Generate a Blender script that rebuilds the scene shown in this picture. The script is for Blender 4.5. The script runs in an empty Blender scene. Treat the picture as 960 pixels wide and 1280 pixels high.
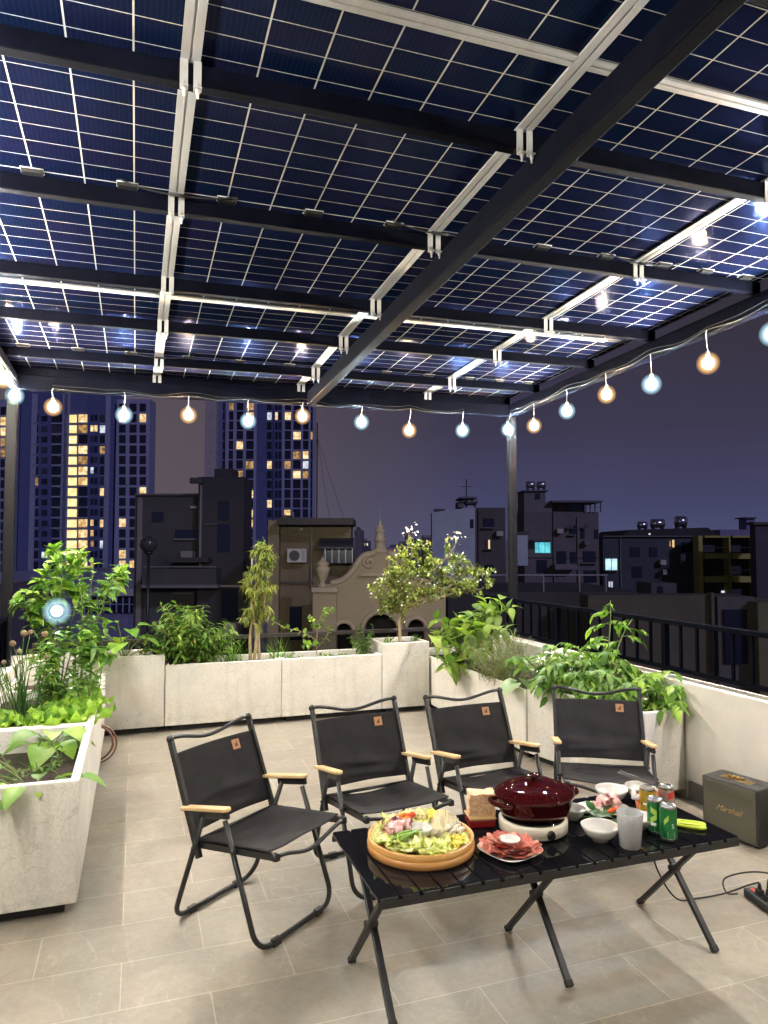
import bpy, math, random
from mathutils import Vector, Matrix, Quaternion, noise
random.seed(7)
PI = math.pi
sc = bpy.context.scene
COL = sc.collection

# ------------------------------------------------------------------ camera
YAW, PITCH, FPX, CH = 0.3373, 0.0497, 882.0, 1.5
cd = bpy.data.cameras.new('camera')
cam = bpy.data.objects.new('camera', cd)
COL.objects.link(cam)
cam.location = (0, 0, CH)
cam.rotation_euler = (PI / 2 + PITCH, 0, -YAW)
cd.sensor_fit = 'VERTICAL'
cd.sensor_height = 24
cd.lens = FPX / 1280 * 24
cd.clip_start = .05
cd.clip_end = 6000
sc.camera = cam
sc.render.resolution_x, sc.render.resolution_y = 768, 1024

# ------------------------------------------------------------------ exposure, night sky, added fill sun
sc.view_settings.view_transform = 'Standard'
sc.view_settings.look = 'None'
sc.view_settings.exposure = 0
sc.view_settings.gamma = 1
sc.cycles.use_denoising = True
sc.cycles.max_bounces = 6
sc.cycles.diffuse_bounces = 3
sc.cycles.glossy_bounces = 3
sc.cycles.transmission_bounces = 5
sc.cycles.transparent_max_bounces = 64
sc.cycles.sample_clamp_indirect = 4
sc.cycles.caustics_reflective = False
sc.cycles.caustics_refractive = False

BULB_POWER = 1060.0      # radiance of the bulb cores
HALO_GLOW = .075  # emission of each halo shell painted round the bulbs

w = bpy.data.worlds.new('World')
sc.world = w
w.use_nodes = True
nt = w.node_tree
bg = nt.nodes['Background']
tc = nt.nodes.new('ShaderNodeTexCoord')
sep = nt.nodes.new('ShaderNodeSeparateXYZ')
nt.links.new(tc.outputs['Generated'], sep.inputs[0])
ramp = nt.nodes.new('ShaderNodeValToRGB')
nt.links.new(sep.outputs['Z'], ramp.inputs[0])
els = ramp.color_ramp.elements
els[0].position = 0.0
els[0].color = (.072, .082, .175, 1)
els[1].position = 1.0
els[1].color = (.010, .010, .020, 1)
for pos, c in ((.07, (.058, .058, .128, 1)), (.16, (.046, .041, .078, 1)), (.30, (.036, .031, .046, 1))):
    e = els.new(pos)
    e.color = c
# the glow of the city to the north-west
dot = nt.nodes.new('ShaderNodeVectorMath')
dot.operation = 'DOT_PRODUCT'
dot.inputs[1].default_value = (-.05, .999, 0)
nt.links.new(tc.outputs['Generated'], dot.inputs[0])
mr = nt.nodes.new('ShaderNodeMapRange')
mr.inputs['From Min'].default_value = .87
mr.inputs['From Max'].default_value = 1.0
nt.links.new(dot.outputs['Value'], mr.inputs['Value'])
mx = nt.nodes.new('ShaderNodeMix')
mx.data_type = 'RGBA'
nt.links.new(mr.outputs[0], mx.inputs[0])
nt.links.new(ramp.outputs[0], mx.inputs[6])
mx.inputs[7].default_value = (.105, .083, .098, 1)
ns = nt.nodes.new('ShaderNodeTexNoise')
ns.inputs['Scale'].default_value = 1.8
ns.inputs['Detail'].default_value = 5
nt.links.new(tc.outputs['Generated'], ns.inputs['Vector'])
mr2 = nt.nodes.new('ShaderNodeMapRange')
mr2.inputs['To Min'].default_value = .70
mr2.inputs['To Max'].default_value = 1.34
nt.links.new(ns.outputs['Fac'], mr2.inputs['Value'])
nt.links.new(mx.outputs[2], bg.inputs[0])
nt.links.new(mr2.outputs[0], bg.inputs[1])

sd = bpy.data.lights.new('fill_sun', 'SUN')
sd.energy = .95
sd.angle = math.radians(3)
sd.color = (.60, .57, 1.0)
so = bpy.data.objects.new('fill_sun', sd)
COL.objects.link(so)
so.rotation_euler = (math.radians(64), 0, math.radians(14))   # low, from behind the terrace; added to brighten the towers and buildings

# ------------------------------------------------------------------ helpers
def tag(o, label=None, cat=None, group=None, kind=None):
    if label: o['label'] = label
    if cat: o['category'] = cat
    if group: o['group'] = group
    if kind: o['kind'] = kind
    return o

def empty(name, loc=(0, 0, 0), rz=0.0, label=None, cat=None, group=None):
    o = bpy.data.objects.new(name, None)
    o.empty_display_size = .1
    COL.objects.link(o)
    o.location = loc
    o.rotation_euler = (0, 0, rz)
    return tag(o, label, cat, group)

class MB:
    """collects shapes, builds ONE mesh object"""
    def __init__(s):
        s.v, s.f, s.sm = [], [], []
    def add(s, vs, fs, smooth=False):
        n = len(s.v)
        s.v += [tuple(p) for p in vs]
        s.f += [tuple(i + n for i in f) for f in fs]
        s.sm += [smooth] * len(fs)
        return s
    def box(s, x0, y0, z0, x1, y1, z1, M=None):
        vs = [Vector((x, y, z)) for z in (z0, z1) for x, y in ((x0, y0), (x1, y0), (x1, y1), (x0, y1))]
        if M is not None: vs = [M @ p for p in vs]
        return s.add(vs, [(3, 2, 1, 0), (4, 5, 6, 7), (0, 1, 5, 4), (1, 2, 6, 5), (2, 3, 7, 6), (3, 0, 4, 7)])
    def prism(s, poly, z0, z1):
        n = len(poly)
        vs = [(x, y, z0) for x, y in poly] + [(x, y, z1) for x, y in poly]
        return s.add(vs, [tuple(range(n - 1, -1, -1)), tuple(range(n, 2 * n))] + [(i, (i + 1) % n, n + (i + 1) % n, n + i) for i in range(n)])
    def extr(s, poly3, d, smooth=False):
        n = len(poly3)
        d = Vector(d)
        vs = [Vector(p) for p in poly3] + [Vector(p) + d for p in poly3]
        return s.add(vs, [tuple(range(n - 1, -1, -1)), tuple(range(n, 2 * n))] + [(i, (i + 1) % n, n + (i + 1) % n, n + i) for i in range(n)], smooth)
    def tube(s, pts, r, n=8, cap=True, closed=False):
        pts = [Vector(p) for p in pts]
        m = len(pts)
        rs = r if isinstance(r, (list, tuple)) else [r] * m
        vs, fs = [], []
        u = None
        for i, p in enumerate(pts):
            if closed: t = pts[(i + 1) % m] - pts[i - 1]
            else: t = pts[min(i + 1, m - 1)] - pts[max(i - 1, 0)]
            t = t.normalized() if t.length > 1e-9 else Vector((0, 0, 1))
            if u is None:
                a = Vector((0, 0, 1)) if abs(t.z) < .9 else Vector((1, 0, 0))
                u = t.cross(a).normalized()
            else:
                u = (u - t * u.dot(t))
                u = u.normalized() if u.length > 1e-6 else t.orthogonal().normalized()
            b = t.cross(u)
            for k in range(n):
                a = 2 * PI * k / n
                vs.append(p + (u * math.cos(a) + b * math.sin(a)) * rs[i])
        R_ = m if closed else m - 1
        for i in range(R_):
            j = (i + 1) % m
            for k in range(n):
                k2 = (k + 1) % n
                fs.append((i * n + k, i * n + k2, j * n + k2, j * n + k))
        s.add(vs, fs, True)
        if cap and not closed:
            b0 = len(s.v) - m * n
            s.f += [tuple(b0 + k for k in range(n - 1, -1, -1)), tuple(b0 + (m - 1) * n + k for k in range(n))]
            s.sm += [False, False]
        return s
    def bar(s, a, b, w_, h_, up=(0, 0, 1)):
        """rectangular bar from a to b"""
        a, b = Vector(a), Vector(b)
        t = (b - a).normalized()
        up = Vector(up)
        x = t.cross(up)
        if x.length < 1e-4: x = t.cross(Vector((1, 0, 0)))
        x.normalize()
        y = x.cross(t)
        vs = []
        for p in (a, b):
            for i, j in ((-1, -1), (1, -1), (1, 1), (-1, 1)):
                vs.append(p + x * (i * w_ / 2) + y * (j * h_ / 2))
        return s.add(vs, [(0, 1, 2, 3), (7, 6, 5, 4), (4, 5, 1, 0), (5, 6, 2, 1), (6, 7, 3, 2), (7, 4, 0, 3)])
    def lathe(s, prof, n=24, c=(0, 0, 0), sx=1.0, sy=1.0, smooth=True):
        c = Vector(c)
        vs, fs = [], []
        m = len(prof)
        for r, z in prof:
            for k in range(n):
                a = 2 * PI * k / n
                vs.append(c + Vector((r * math.cos(a) * sx, r * math.sin(a) * sy, z)))
        for i in range(m - 1):
            for k in range(n):
                k2 = (k + 1) % n
                fs.append((i * n + k, i * n + k2, (i + 1) * n + k2, (i + 1) * n + k))
        if prof[0][0] > 1e-5: fs.append(tuple(range(n - 1, -1, -1)))
        if prof[-1][0] > 1e-5: fs.append(tuple((m - 1) * n + k for k in range(n)))
        return s.add(vs, fs, smooth)
    def ball(s, c, r, n=10, m=7, sz=1.0):
        return s.lathe([(max(1e-6, r * math.sin(PI * i / m)), -r * sz * math.cos(PI * i / m)) for i in range(m + 1)], n, c)
    def grid(s, fn, nu, nv, smooth=True):
        vs = [fn(i / nu, j / nv) for j in range(nv + 1) for i in range(nu + 1)]
        fs = [(j * (nu + 1) + i, j * (nu + 1) + i + 1, (j + 1) * (nu + 1) + i + 1, (j + 1) * (nu + 1) + i) for j in range(nv) for i in range(nu)]
        return s.add(vs, fs, smooth)
    def leaf(s, o, d, nrm, L, W, fold=.25, droop=.3, seg=3):
        o, d, nrm = Vector(o), Vector(d).normalized(), Vector(nrm)
        sd_ = d.cross(nrm)
        sd_ = sd_.normalized() if sd_.length > 1e-5 else d.orthogonal().normalized()
        nn = sd_.cross(d)
        prof = {2: ((0, .04), (.45, 1.0), (1, .02)), 3: ((0, .05), (.3, .9), (.65, .78), (1, .02)), 6: ((0, .10), (.12, .62), (.28, .92), (.45, 1.0), (.65, .84), (.83, .48), (1, .03)), 4: ((0, .08), (.2, .8), (.45, 1.0), (.75, .62), (1, .02))}[seg]
        vs = []
        for t, wv in prof:
            c = o + d * (L * t) - nn * (droop * L * t * t)
            h = W * .5 * wv
            vs += [c - sd_ * h + nn * (fold * h), c, c + sd_ * h + nn * (fold * h)]
        fs = []
        for i in range(len(prof) - 1):
            a = i * 3
            fs += [(a, a + 1, a + 4, a + 3), (a + 1, a + 2, a + 5, a + 4)]
        return s.add(vs, fs, True)
    def build(s, name, mat, parent=None, bevel=0.0, solid=0.0, kind=None):
        me = bpy.data.meshes.new(name)
        me.from_pydata(s.v, [], s.f)
        me.polygons.foreach_set('use_smooth', s.sm)
        me.materials.append(mat)
        me.update()
        o = bpy.data.objects.new(name, me)
        COL.objects.link(o)
        if parent is not None: o.parent = parent
        if solid:
            m = o.modifiers.new('solid', 'SOLIDIFY')
            m.thickness = solid
            m.offset = 0
        if bevel:
            m = o.modifiers.new('bevel', 'BEVEL')
            m.width = bevel
            m.segments = 2
            m.limit_method = 'ANGLE'
            m.angle_limit = math.radians(40)
            m.harden_normals = False
        if kind: o['kind'] = kind
        return o

def copy_tree(o, parent=None):
    c = o.copy()
    COL.objects.link(c)
    if parent is not None: c.parent = parent
    for ch in [x for x in COL.objects if x.parent == o]:
        copy_tree(ch, c)
    return c

def smooth_path(pts, k=6):
    pts = [Vector(p) for p in pts]
    out = []
    n = len(pts)
    for i in range(n - 1):
        p0, p1, p2, p3 = pts[max(i - 1, 0)], pts[i], pts[i + 1], pts[min(i + 2, n - 1)]
        for j in range(k):
            t = j / k
            out.append(.5 * ((2 * p1) + (-p0 + p2) * t + (2 * p0 - 5 * p1 + 4 * p2 - p3) * t * t + (-p0 + 3 * p1 - 3 * p2 + p3) * t ** 3))
    out.append(pts[-1])
    return out

# ------------------------------------------------------------------ materials
MATS = {}
def mat(name, col, rough=.5, metal=0.0, var=0.0, scale=8.0, bump=0.0, bscale=40.0, coat=0.0, spec=.5, col2=None, detail=4.0, trans=0.0, emit=0.0, stretch=None, island=0.0, crough=.06):
    if name in MATS: return MATS[name]
    m = bpy.data.materials.new(name)
    m.use_nodes = True
    t = m.node_tree
    b = t.nodes['Principled BSDF']
    b.inputs['Roughness'].default_value = rough
    b.inputs['Metallic'].default_value = metal
    b.inputs['Coat Weight'].default_value = coat
    b.inputs['Coat Roughness'].default_value = crough
    b.inputs['Specular IOR Level'].default_value = spec
    b.inputs['Transmission Weight'].default_value = trans
    c4 = (*col, 1)
    b.inputs['Base Color'].default_value = c4
    tcn = t.nodes.new('ShaderNodeTexCoord')
    vec = tcn.outputs['Object']
    if stretch:
        mp = t.nodes.new('ShaderNodeMapping')
        mp.inputs['Scale'].default_value = stretch
        t.links.new(vec, mp.inputs[0])
        vec = mp.outputs[0]
    cout = None
    if var or col2:
        n = t.nodes.new('ShaderNodeTexNoise')
        n.inputs['Scale'].default_value = scale
        n.inputs['Detail'].default_value = detail
        n.inputs['Roughness'].default_value = .65
        t.links.new(vec, n.inputs['Vector'])
        r = t.nodes.new('ShaderNodeMapRange')
        r.inputs['From Min'].default_value = .3
        r.inputs['From Max'].default_value = .7
        t.links.new(n.outputs['Fac'], r.inputs[0])
        x = t.nodes.new('ShaderNodeMix')
        x.data_type = 'RGBA'
        c2 = col2 or tuple(max(0, c * (1 - var)) for c in col)
        c1 = col if col2 else tuple(min(1, c * (1 + var * .6)) for c in col)
        x.inputs[6].default_value = (*c1, 1)
        x.inputs[7].default_value = (*c2, 1)
        t.links.new(r.outputs[0], x.inputs[0])
        cout = x.outputs[2]
    if island:
        g = t.nodes.new('ShaderNodeNewGeometry')
        h = t.nodes.new('ShaderNodeHueSaturation')
        r1 = t.nodes.new('ShaderNodeMapRange')
        r1.inputs['To Min'].default_value = 1 - island
        r1.inputs['To Max'].default_value = 1 + island
        t.links.new(g.outputs['Random Per Island'], r1.inputs[0])
        t.links.new(r1.outputs[0], h.inputs['Value'])
        r2 = t.nodes.new('ShaderNodeMapRange')
        r2.inputs['To Min'].default_value = .525
        r2.inputs['To Max'].default_value = .475
        t.links.new(g.outputs['Random Per Island'], r2.inputs[0])
        t.links.new(r2.outputs[0], h.inputs['Hue'])
        if cout: t.links.new(cout, h.inputs['Color'])
        else: h.inputs['Color'].default_value = c4
        cout = h.outputs[0]
    if cout: t.links.new(cout, b.inputs['Base Color'])
    if bump:
        n2 = t.nodes.new('ShaderNodeTexNoise')
        n2.inputs['Scale'].default_value = bscale
        n2.inputs['Detail'].default_value = 5
        t.links.new(vec, n2.inputs['Vector'])
        bp = t.nodes.new('ShaderNodeBump')
        bp.inputs['Strength'].default_value = bump
        bp.inputs['Distance'].default_value = .01
        t.links.new(n2.outputs['Fac'], bp.inputs['Height'])
        t.links.new(bp.outputs[0], b.inputs['Normal'])
    if emit:
        t.links.new(cout, b.inputs['Emission Color']) if cout else None
        if not cout: b.inputs['Emission Color'].default_value = c4
        b.inputs['Emission Strength'].default_value = emit
    MATS[name] = m
    return m

def foliage(name, col, col2, rough=.42, gloss=.4, trans=.35):
    if name in MATS: return MATS[name]
    m = mat(name, col, rough, col2=col2, scale=14, spec=gloss, island=.5)
    t = m.node_tree
    b = t.nodes['Principled BSDF']
    tr = t.nodes.new('ShaderNodeBsdfTranslucent')
    src = b.inputs['Base Color'].links[0].from_socket
    br = t.nodes.new('ShaderNodeMixRGB')
    br.blend_type = 'MULTIPLY'
    br.inputs[0].default_value = 1
    br.inputs[2].default_value = (1.35, 1.6, .8, 1)
    t.links.new(src, br.inputs[1])
    t.links.new(br.outputs[0], tr.inputs[0])
    ms = t.nodes.new('ShaderNodeMixShader')
    ms.inputs[0].default_value = trans
    t.links.new(b.outputs[0], ms.inputs[1])
    t.links.new(tr.outputs[0], ms.inputs[2])
    out = t.nodes['Material Output']
    t.links.new(ms.outputs[0], out.inputs[0])
    return m

def emitter(name, col, strength, mixcol=None, scale=1.0):
    if name in MATS: return MATS[name]
    m = bpy.data.materials.new(name)
    m.use_nodes = True
    t = m.node_tree
    t.nodes.remove(t.nodes['Principled BSDF'])
    e = t.nodes.new('ShaderNodeEmission')
    e.inputs[0].default_value = (*col, 1)
    e.inputs[1].default_value = strength
    if mixcol:
        tcn = t.nodes.new('ShaderNodeTexCoord')
        n = t.nodes.new('ShaderNodeTexNoise')
        n.inputs['Scale'].default_value = scale
        n.inputs['Detail'].default_value = 2
        t.links.new(tcn.outputs['Object'], n.inputs['Vector'])
        r = t.nodes.new('ShaderNodeMapRange')
        r.inputs['From Min'].default_value = .4
        r.inputs['From Max'].default_value = .62
        t.links.new(n.outputs['Fac'], r.inputs[0])
        x = t.nodes.new('ShaderNodeMix')
        x.data_type = 'RGBA'
        x.inputs[6].default_value = (*col, 1)
        x.inputs[7].default_value = (*mixcol, 1)
        t.links.new(r.outputs[0], x.inputs[0])
        t.links.new(x.outputs[2], e.inputs[0])
    t.links.new(e.outputs[0], t.nodes['Material Output'].inputs[0])
    MATS[name] = m
    return m

M_black = mat('black powder coated steel', (.012, .012, .014), .38, 0.0, var=.3, scale=30, bump=.15, bscale=200)
M_steel = mat('dark painted steel', (.0030, .0036, .0080), .6, 0.0, var=.45, scale=6, bump=.08, bscale=60, spec=.025)
M_alu = mat('brushed aluminium', (.50, .50, .49), .45, .25, var=.22, scale=5, bump=.06, bscale=90, stretch=(1, .25, 1))
M_fabric = mat('black oxford fabric', (.024, .022, .024), .8, var=.25, scale=10, bump=.35, bscale=260, spec=.2)
M_wood = mat('pale beech', (.70, .50, .27), .45, col2=(.58, .38, .18), scale=7, stretch=(1, 12, 12), bump=.05)
M_bamboo = mat('bamboo', (.52, .26, .075), .42, col2=(.40, .17, .045), scale=6, stretch=(2, 2, 20), coat=.3)
M_leather = mat('tan leather', (.42, .20, .09), .55, var=.2, scale=60, bump=.2, bscale=200)
M_ink = mat('dark print', (.03, .015, .01), .6)
M_porcelain = mat('white porcelain', (.80, .78, .74), .12, coat=.4)
M_soil = mat('potting soil', (.035, .022, .014), .95, var=.6, scale=30, bump=1.0, bscale=60)
M_rubber = mat('black rubber', (.012, .012, .012), .6)
M_white_paint = mat('white painted render', (.74, .70, .63), .7, var=.10, scale=3.0, bump=.15, bscale=30)
M_dark_skirt = mat('dark recess', (.010, .009, .009), .8)

def concrete():
    m = mat('pale terrazzo concrete', (.72, .685, .615), .72, var=.13, scale=3.0, detail=9)
    t = m.node_tree
    b = t.nodes['Principled BSDF']
    tcn = t.nodes.new('ShaderNodeTexCoord')
    src = b.inputs['Base Color'].links[0].from_socket
    # fine grain
    n = t.nodes.new('ShaderNodeTexNoise')
    n.inputs['Scale'].default_value = 95
    n.inputs['Detail'].default_value = 3
    t.links.new(tcn.outputs['Object'], n.inputs['Vector'])
    r = t.nodes.new('ShaderNodeMapRange')
    r.inputs['From Min'].default_value = .3
    r.inputs['From Max'].default_value = .7
    r.inputs['To Min'].default_value = .90
    r.inputs['To Max'].default_value = 1.06
    t.links.new(n.outputs['Fac'], r.inputs[0])
    h = t.nodes.new('ShaderNodeHueSaturation')
    t.links.new(src, h.inputs['Color'])
    t.links.new(r.outputs[0], h.inputs['Value'])
    # streaks and hairline cracks
    v = t.nodes.new('ShaderNodeTexVoronoi')
    v.feature = 'DISTANCE_TO_EDGE'
    v.inputs['Scale'].default_value = 1.3
    nn = t.nodes.new('ShaderNodeTexNoise')
    nn.inputs['Scale'].default_value = 5
    nn.inputs['Detail'].default_value = 5
    t.links.new(tcn.outputs['Object'], nn.inputs['Vector'])
    va = t.nodes.new('ShaderNodeMixRGB')
    va.blend_type = 'ADD'
    va.inputs[0].default_value = .5
    t.links.new(tcn.outputs['Object'], va.inputs[1])
    t.links.new(nn.outputs['Color'], va.inputs[2])
    t.links.new(va.outputs[0], v.inputs['Vector'])
    lt = t.nodes.new('ShaderNodeMapRange')
    lt.inputs['From Min'].default_value = .0
    lt.inputs['From Max'].default_value = .006
    lt.inputs['To Min'].default_value = .80
    lt.inputs['To Max'].default_value = 1.0
    t.links.new(v.outputs['Distance'], lt.inputs[0])
    h2 = t.nodes.new('ShaderNodeHueSaturation')
    t.links.new(h.outputs[0], h2.inputs['Color'])
    t.links.new(lt.outputs[0], h2.inputs['Value'])
    mps = t.nodes.new('ShaderNodeMapping')
    mps.inputs['Scale'].default_value = (7, 7, .7)
    t.links.new(tcn.outputs['Object'], mps.inputs[0])
    sn = t.nodes.new('ShaderNodeTexNoise')
    sn.inputs['Scale'].default_value = 1.6
    sn.inputs['Detail'].default_value = 6
    t.links.new(mps.outputs[0], sn.inputs['Vector'])
    sr = t.nodes.new('ShaderNodeMapRange')
    sr.inputs['From Min'].default_value = .55
    sr.inputs['From Max'].default_value = .75
    sr.inputs['To Min'].default_value = 1.0
    sr.inputs['To Max'].default_value = .80
    t.links.new(sn.outputs['Fac'], sr.inputs[0])
    h4 = t.nodes.new('ShaderNodeHueSaturation')
    t.links.new(h2.outputs[0], h4.inputs['Color'])
    t.links.new(sr.outputs[0], h4.inputs['Value'])
    sz_ = t.nodes.new('ShaderNodeSeparateXYZ')
    t.links.new(tcn.outputs['Object'], sz_.inputs[0])
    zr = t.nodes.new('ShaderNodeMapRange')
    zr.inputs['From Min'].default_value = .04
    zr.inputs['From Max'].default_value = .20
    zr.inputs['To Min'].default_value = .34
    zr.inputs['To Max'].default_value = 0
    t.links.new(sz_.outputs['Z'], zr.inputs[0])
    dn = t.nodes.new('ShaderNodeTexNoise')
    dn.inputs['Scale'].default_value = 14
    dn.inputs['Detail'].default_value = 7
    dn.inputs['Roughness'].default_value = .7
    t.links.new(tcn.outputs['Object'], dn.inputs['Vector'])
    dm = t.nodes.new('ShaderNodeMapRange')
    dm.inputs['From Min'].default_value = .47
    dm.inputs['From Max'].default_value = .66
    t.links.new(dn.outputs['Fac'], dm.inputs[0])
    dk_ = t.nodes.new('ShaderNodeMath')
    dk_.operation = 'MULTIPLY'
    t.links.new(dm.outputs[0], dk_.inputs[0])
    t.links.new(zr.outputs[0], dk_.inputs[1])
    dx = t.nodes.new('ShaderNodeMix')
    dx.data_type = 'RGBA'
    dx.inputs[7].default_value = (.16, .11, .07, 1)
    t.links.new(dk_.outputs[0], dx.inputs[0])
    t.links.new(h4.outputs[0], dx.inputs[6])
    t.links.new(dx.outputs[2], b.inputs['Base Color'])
    bp = t.nodes.new('ShaderNodeBump')
    bp.inputs['Strength'].default_value = .5
    bp.inputs['Distance'].default_value = .004
    t.links.new(n.outputs['Fac'], bp.inputs['Height'])
    t.links.new(bp.outputs[0], b.inputs['Normal'])
    return m
M_conc = concrete()

def tiles():
    m = bpy.data.materials.new('grey stone tiles')
    m.use_nodes = True
    t = m.node_tree
    b = t.nodes['Principled BSDF']
    tcn = t.nodes.new('ShaderNodeTexCoord')
    mp = t.nodes.new('ShaderNodeMapping')
    mp.inputs['Location'].default_value = (.314 + .2885, -2.79 + 10 * .275, 0)
    t.links.new(tcn.outputs['Object'], mp.inputs[0])
    br = t.nodes.new('ShaderNodeTexBrick')
    br.offset = .5
    br.inputs['Scale'].default_value = 1
    br.inputs['Brick Width'].default_value = .577
    br.inputs['Row Height'].default_value = .275
    br.inputs['Mortar Size'].default_value = .0022
    br.inputs['Mortar Smooth'].default_value = .2
    br.inputs['Bias'].default_value = 0
    br.inputs['Color1'].default_value = (.262, .231, .190, 1)
    br.inputs['Color2'].default_value = (.298, .264, .218, 1)
    br.inputs['Mortar'].default_value = (.44, .38, .31, 1)
    t.links.new(mp.outputs[0], br.inputs['Vector'])
    n = t.nodes.new('ShaderNodeTexNoise')
    n.inputs['Scale'].default_value = 3.2
    n.inputs['Detail'].default_value = 9
    n.inputs['Roughness'].default_value = .62
    n.inputs['Distortion'].default_value = .8
    t.links.new(tcn.outputs['Object'], n.inputs['Vector'])
    r = t.nodes.new('ShaderNodeMapRange')
    r.inputs['From Min'].default_value = .3
    r.inputs['From Max'].default_value = .7
    r.inputs['To Min'].default_value = .76
    r.inputs['To Max'].default_value = 1.16
    t.links.new(n.outputs['Fac'], r.inputs[0])
    h = t.nodes.new('ShaderNodeHueSaturation')
    t.links.new(br.outputs['Color'], h.inputs['Color'])
    t.links.new(r.outputs[0], h.inputs['Value'])
    fg = t.nodes.new('ShaderNodeTexNoise')
    fg.inputs['Scale'].default_value = 34
    fg.inputs['Detail'].default_value = 8
    fg.inputs['Roughness'].default_value = .75
    t.links.new(tcn.outputs['Object'], fg.inputs['Vector'])
    fr = t.nodes.new('ShaderNodeMapRange')
    fr.inputs['From Min'].default_value = .3
    fr.inputs['From Max'].default_value = .7
    fr.inputs['To Min'].default_value = .86
    fr.inputs['To Max'].default_value = 1.11
    t.links.new(fg.outputs['Fac'], fr.inputs[0])
    h3 = t.nodes.new('ShaderNodeHueSaturation')
    t.links.new(h.outputs[0], h3.inputs['Color'])
    t.links.new(fr.outputs[0], h3.inputs['Value'])
    h = h3
    # pale veins in the stone, broken up by a second noise
    v = t.nodes.new('ShaderNodeTexNoise')
    v.inputs['Scale'].default_value = 1.7
    v.inputs['Detail'].default_value = 6
    v.inputs['Distortion'].default_value = 1.6
    t.links.new(mp.outputs[0], v.inputs['Vector'])
    a = t.nodes.new('ShaderNodeMath')
    a.operation = 'SUBTRACT'
    a.inputs[1].default_value = .5
    t.links.new(v.outputs['Fac'], a.inputs[0])
    ab = t.nodes.new('ShaderNodeMath')
    ab.operation = 'ABSOLUTE'
    t.links.new(a.outputs[0], ab.inputs[0])
    vr = t.nodes.new('ShaderNodeMapRange')
    vr.inputs['From Min'].default_value = 0
    vr.inputs['From Max'].default_value = .006
    vr.inputs['To Min'].default_value = .36
    vr.inputs['To Max'].default_value = 0
    t.links.new(ab.outputs[0], vr.inputs[0])
    mu = t.nodes.new('ShaderNodeMath')
    mu.operation = 'MULTIPLY'
    t.links.new(vr.outputs[0], mu.inputs[0])
    t.links.new(n.outputs['Fac'], mu.inputs[1])
    mxx = t.nodes.new('ShaderNodeMix')
    mxx.data_type = 'RGBA'
    t.links.new(mu.outputs[0], mxx.inputs[0])
    t.links.new(h.outputs[0], mxx.inputs[6])
    mxx.inputs[7].default_value = (.55, .49, .42, 1)
    t.links.new(mxx.outputs[2], b.inputs['Base Color'])
    rr = t.nodes.new('ShaderNodeMapRange')
    rr.inputs['To Min'].default_value = .36
    rr.inputs['To Max'].default_value = .62
    t.links.new(n.outputs['Fac'], rr.inputs[0])
    t.links.new(rr.outputs[0], b.inputs['Roughness'])
    bp = t.nodes.new('ShaderNodeBump')
    bp.inputs['Strength'].default_value = .25
    bp.inputs['Distance'].default_value = .003
    ad = t.nodes.new('ShaderNodeMath')
    ad.operation = 'SUBTRACT'
    t.links.new(n.outputs['Fac'], ad.inputs[0])
    t.links.new(br.outputs['Fac'], ad.inputs[1])
    t.links.new(ad.outputs[0], bp.inputs['Height'])
    t.links.new(bp.outputs[0], b.inputs['Normal'])
    return m
M_tile = tiles()

# ------------------------------------------------------------------ terrace structure
TX0, TX1, TY0, TY1 = -.86, 3.15, -1.6, 6.48
o = MB().box(TX0, TY0, -.2, TX1, TY1, 0).build('terrace_floor', M_tile)
tag(o, kind='structure')
GZ = -16.0
o = MB().add([(-3000, -600, GZ), (3000, -600, GZ), (3000, 5000, GZ), (-3000, 5000, GZ)], [(0, 1, 2, 3)]).build('ground', mat('street ground', (.05, .05, .055), .9, var=.4, scale=.05))
tag(o, kind='structure')
M_house = mat('grey house render', (.22, .20, .19), .85, var=.2, scale=.8, bump=.1)
o = MB().box(TX0 - .16, TY0, GZ, TX1 + .17, TY1 + .12, -.203).build('terrace_house', M_house)
tag(o, 'grey house block under the roof terrace', 'house')

o = MB().box(TX0 - .16, TY0 - .22, -.2, TX1 + .17, TY0 - .003, 3.35).build('blocker_house_wall', mat('cream house wall', (.62, .57, .48), .8, var=.1, scale=2, bump=.1))  # unseen wall, added to block the fill sun coming from behind
tag(o, 'cream house wall added unseen behind the camera to keep the fill sun out', 'wall')

def parapet(name, x0, y0, x1, y1, z, label):
    r = empty(name, ((x0 + x1) / 2, (y0 + y1) / 2, 0), 0, label, 'wall')
    cx, cy = r.location.x, r.location.y
    MB().box(x0 - cx, y0 - cy, -.2, x1 - cx, y1 - cy, z).build('wall_body', M_white_paint, r, bevel=.008)
    return r, cx, cy
r, cx, cy = parapet('parapet_wall', 3.15, TY0, 3.28, 6.6, .685, 'smooth white parapet wall behind the speaker')
MB().box(3.128 - cx, TY0 - cy, .002, 3.1495 - cx, 3.44 - cy, .105).build('skirting', mat('dark stone skirting', (.09, .08, .07), .5, var=.2), r)
parapet('parapet_wall', -.99, TY0, -.86, 6.6, .60, 'white parapet wall on the side of the chive planter')
parapet('parapet_wall', -.86, 6.48, 3.15, 6.60, .50, 'low white parapet behind the row of planters with the weeping tree')

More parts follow.
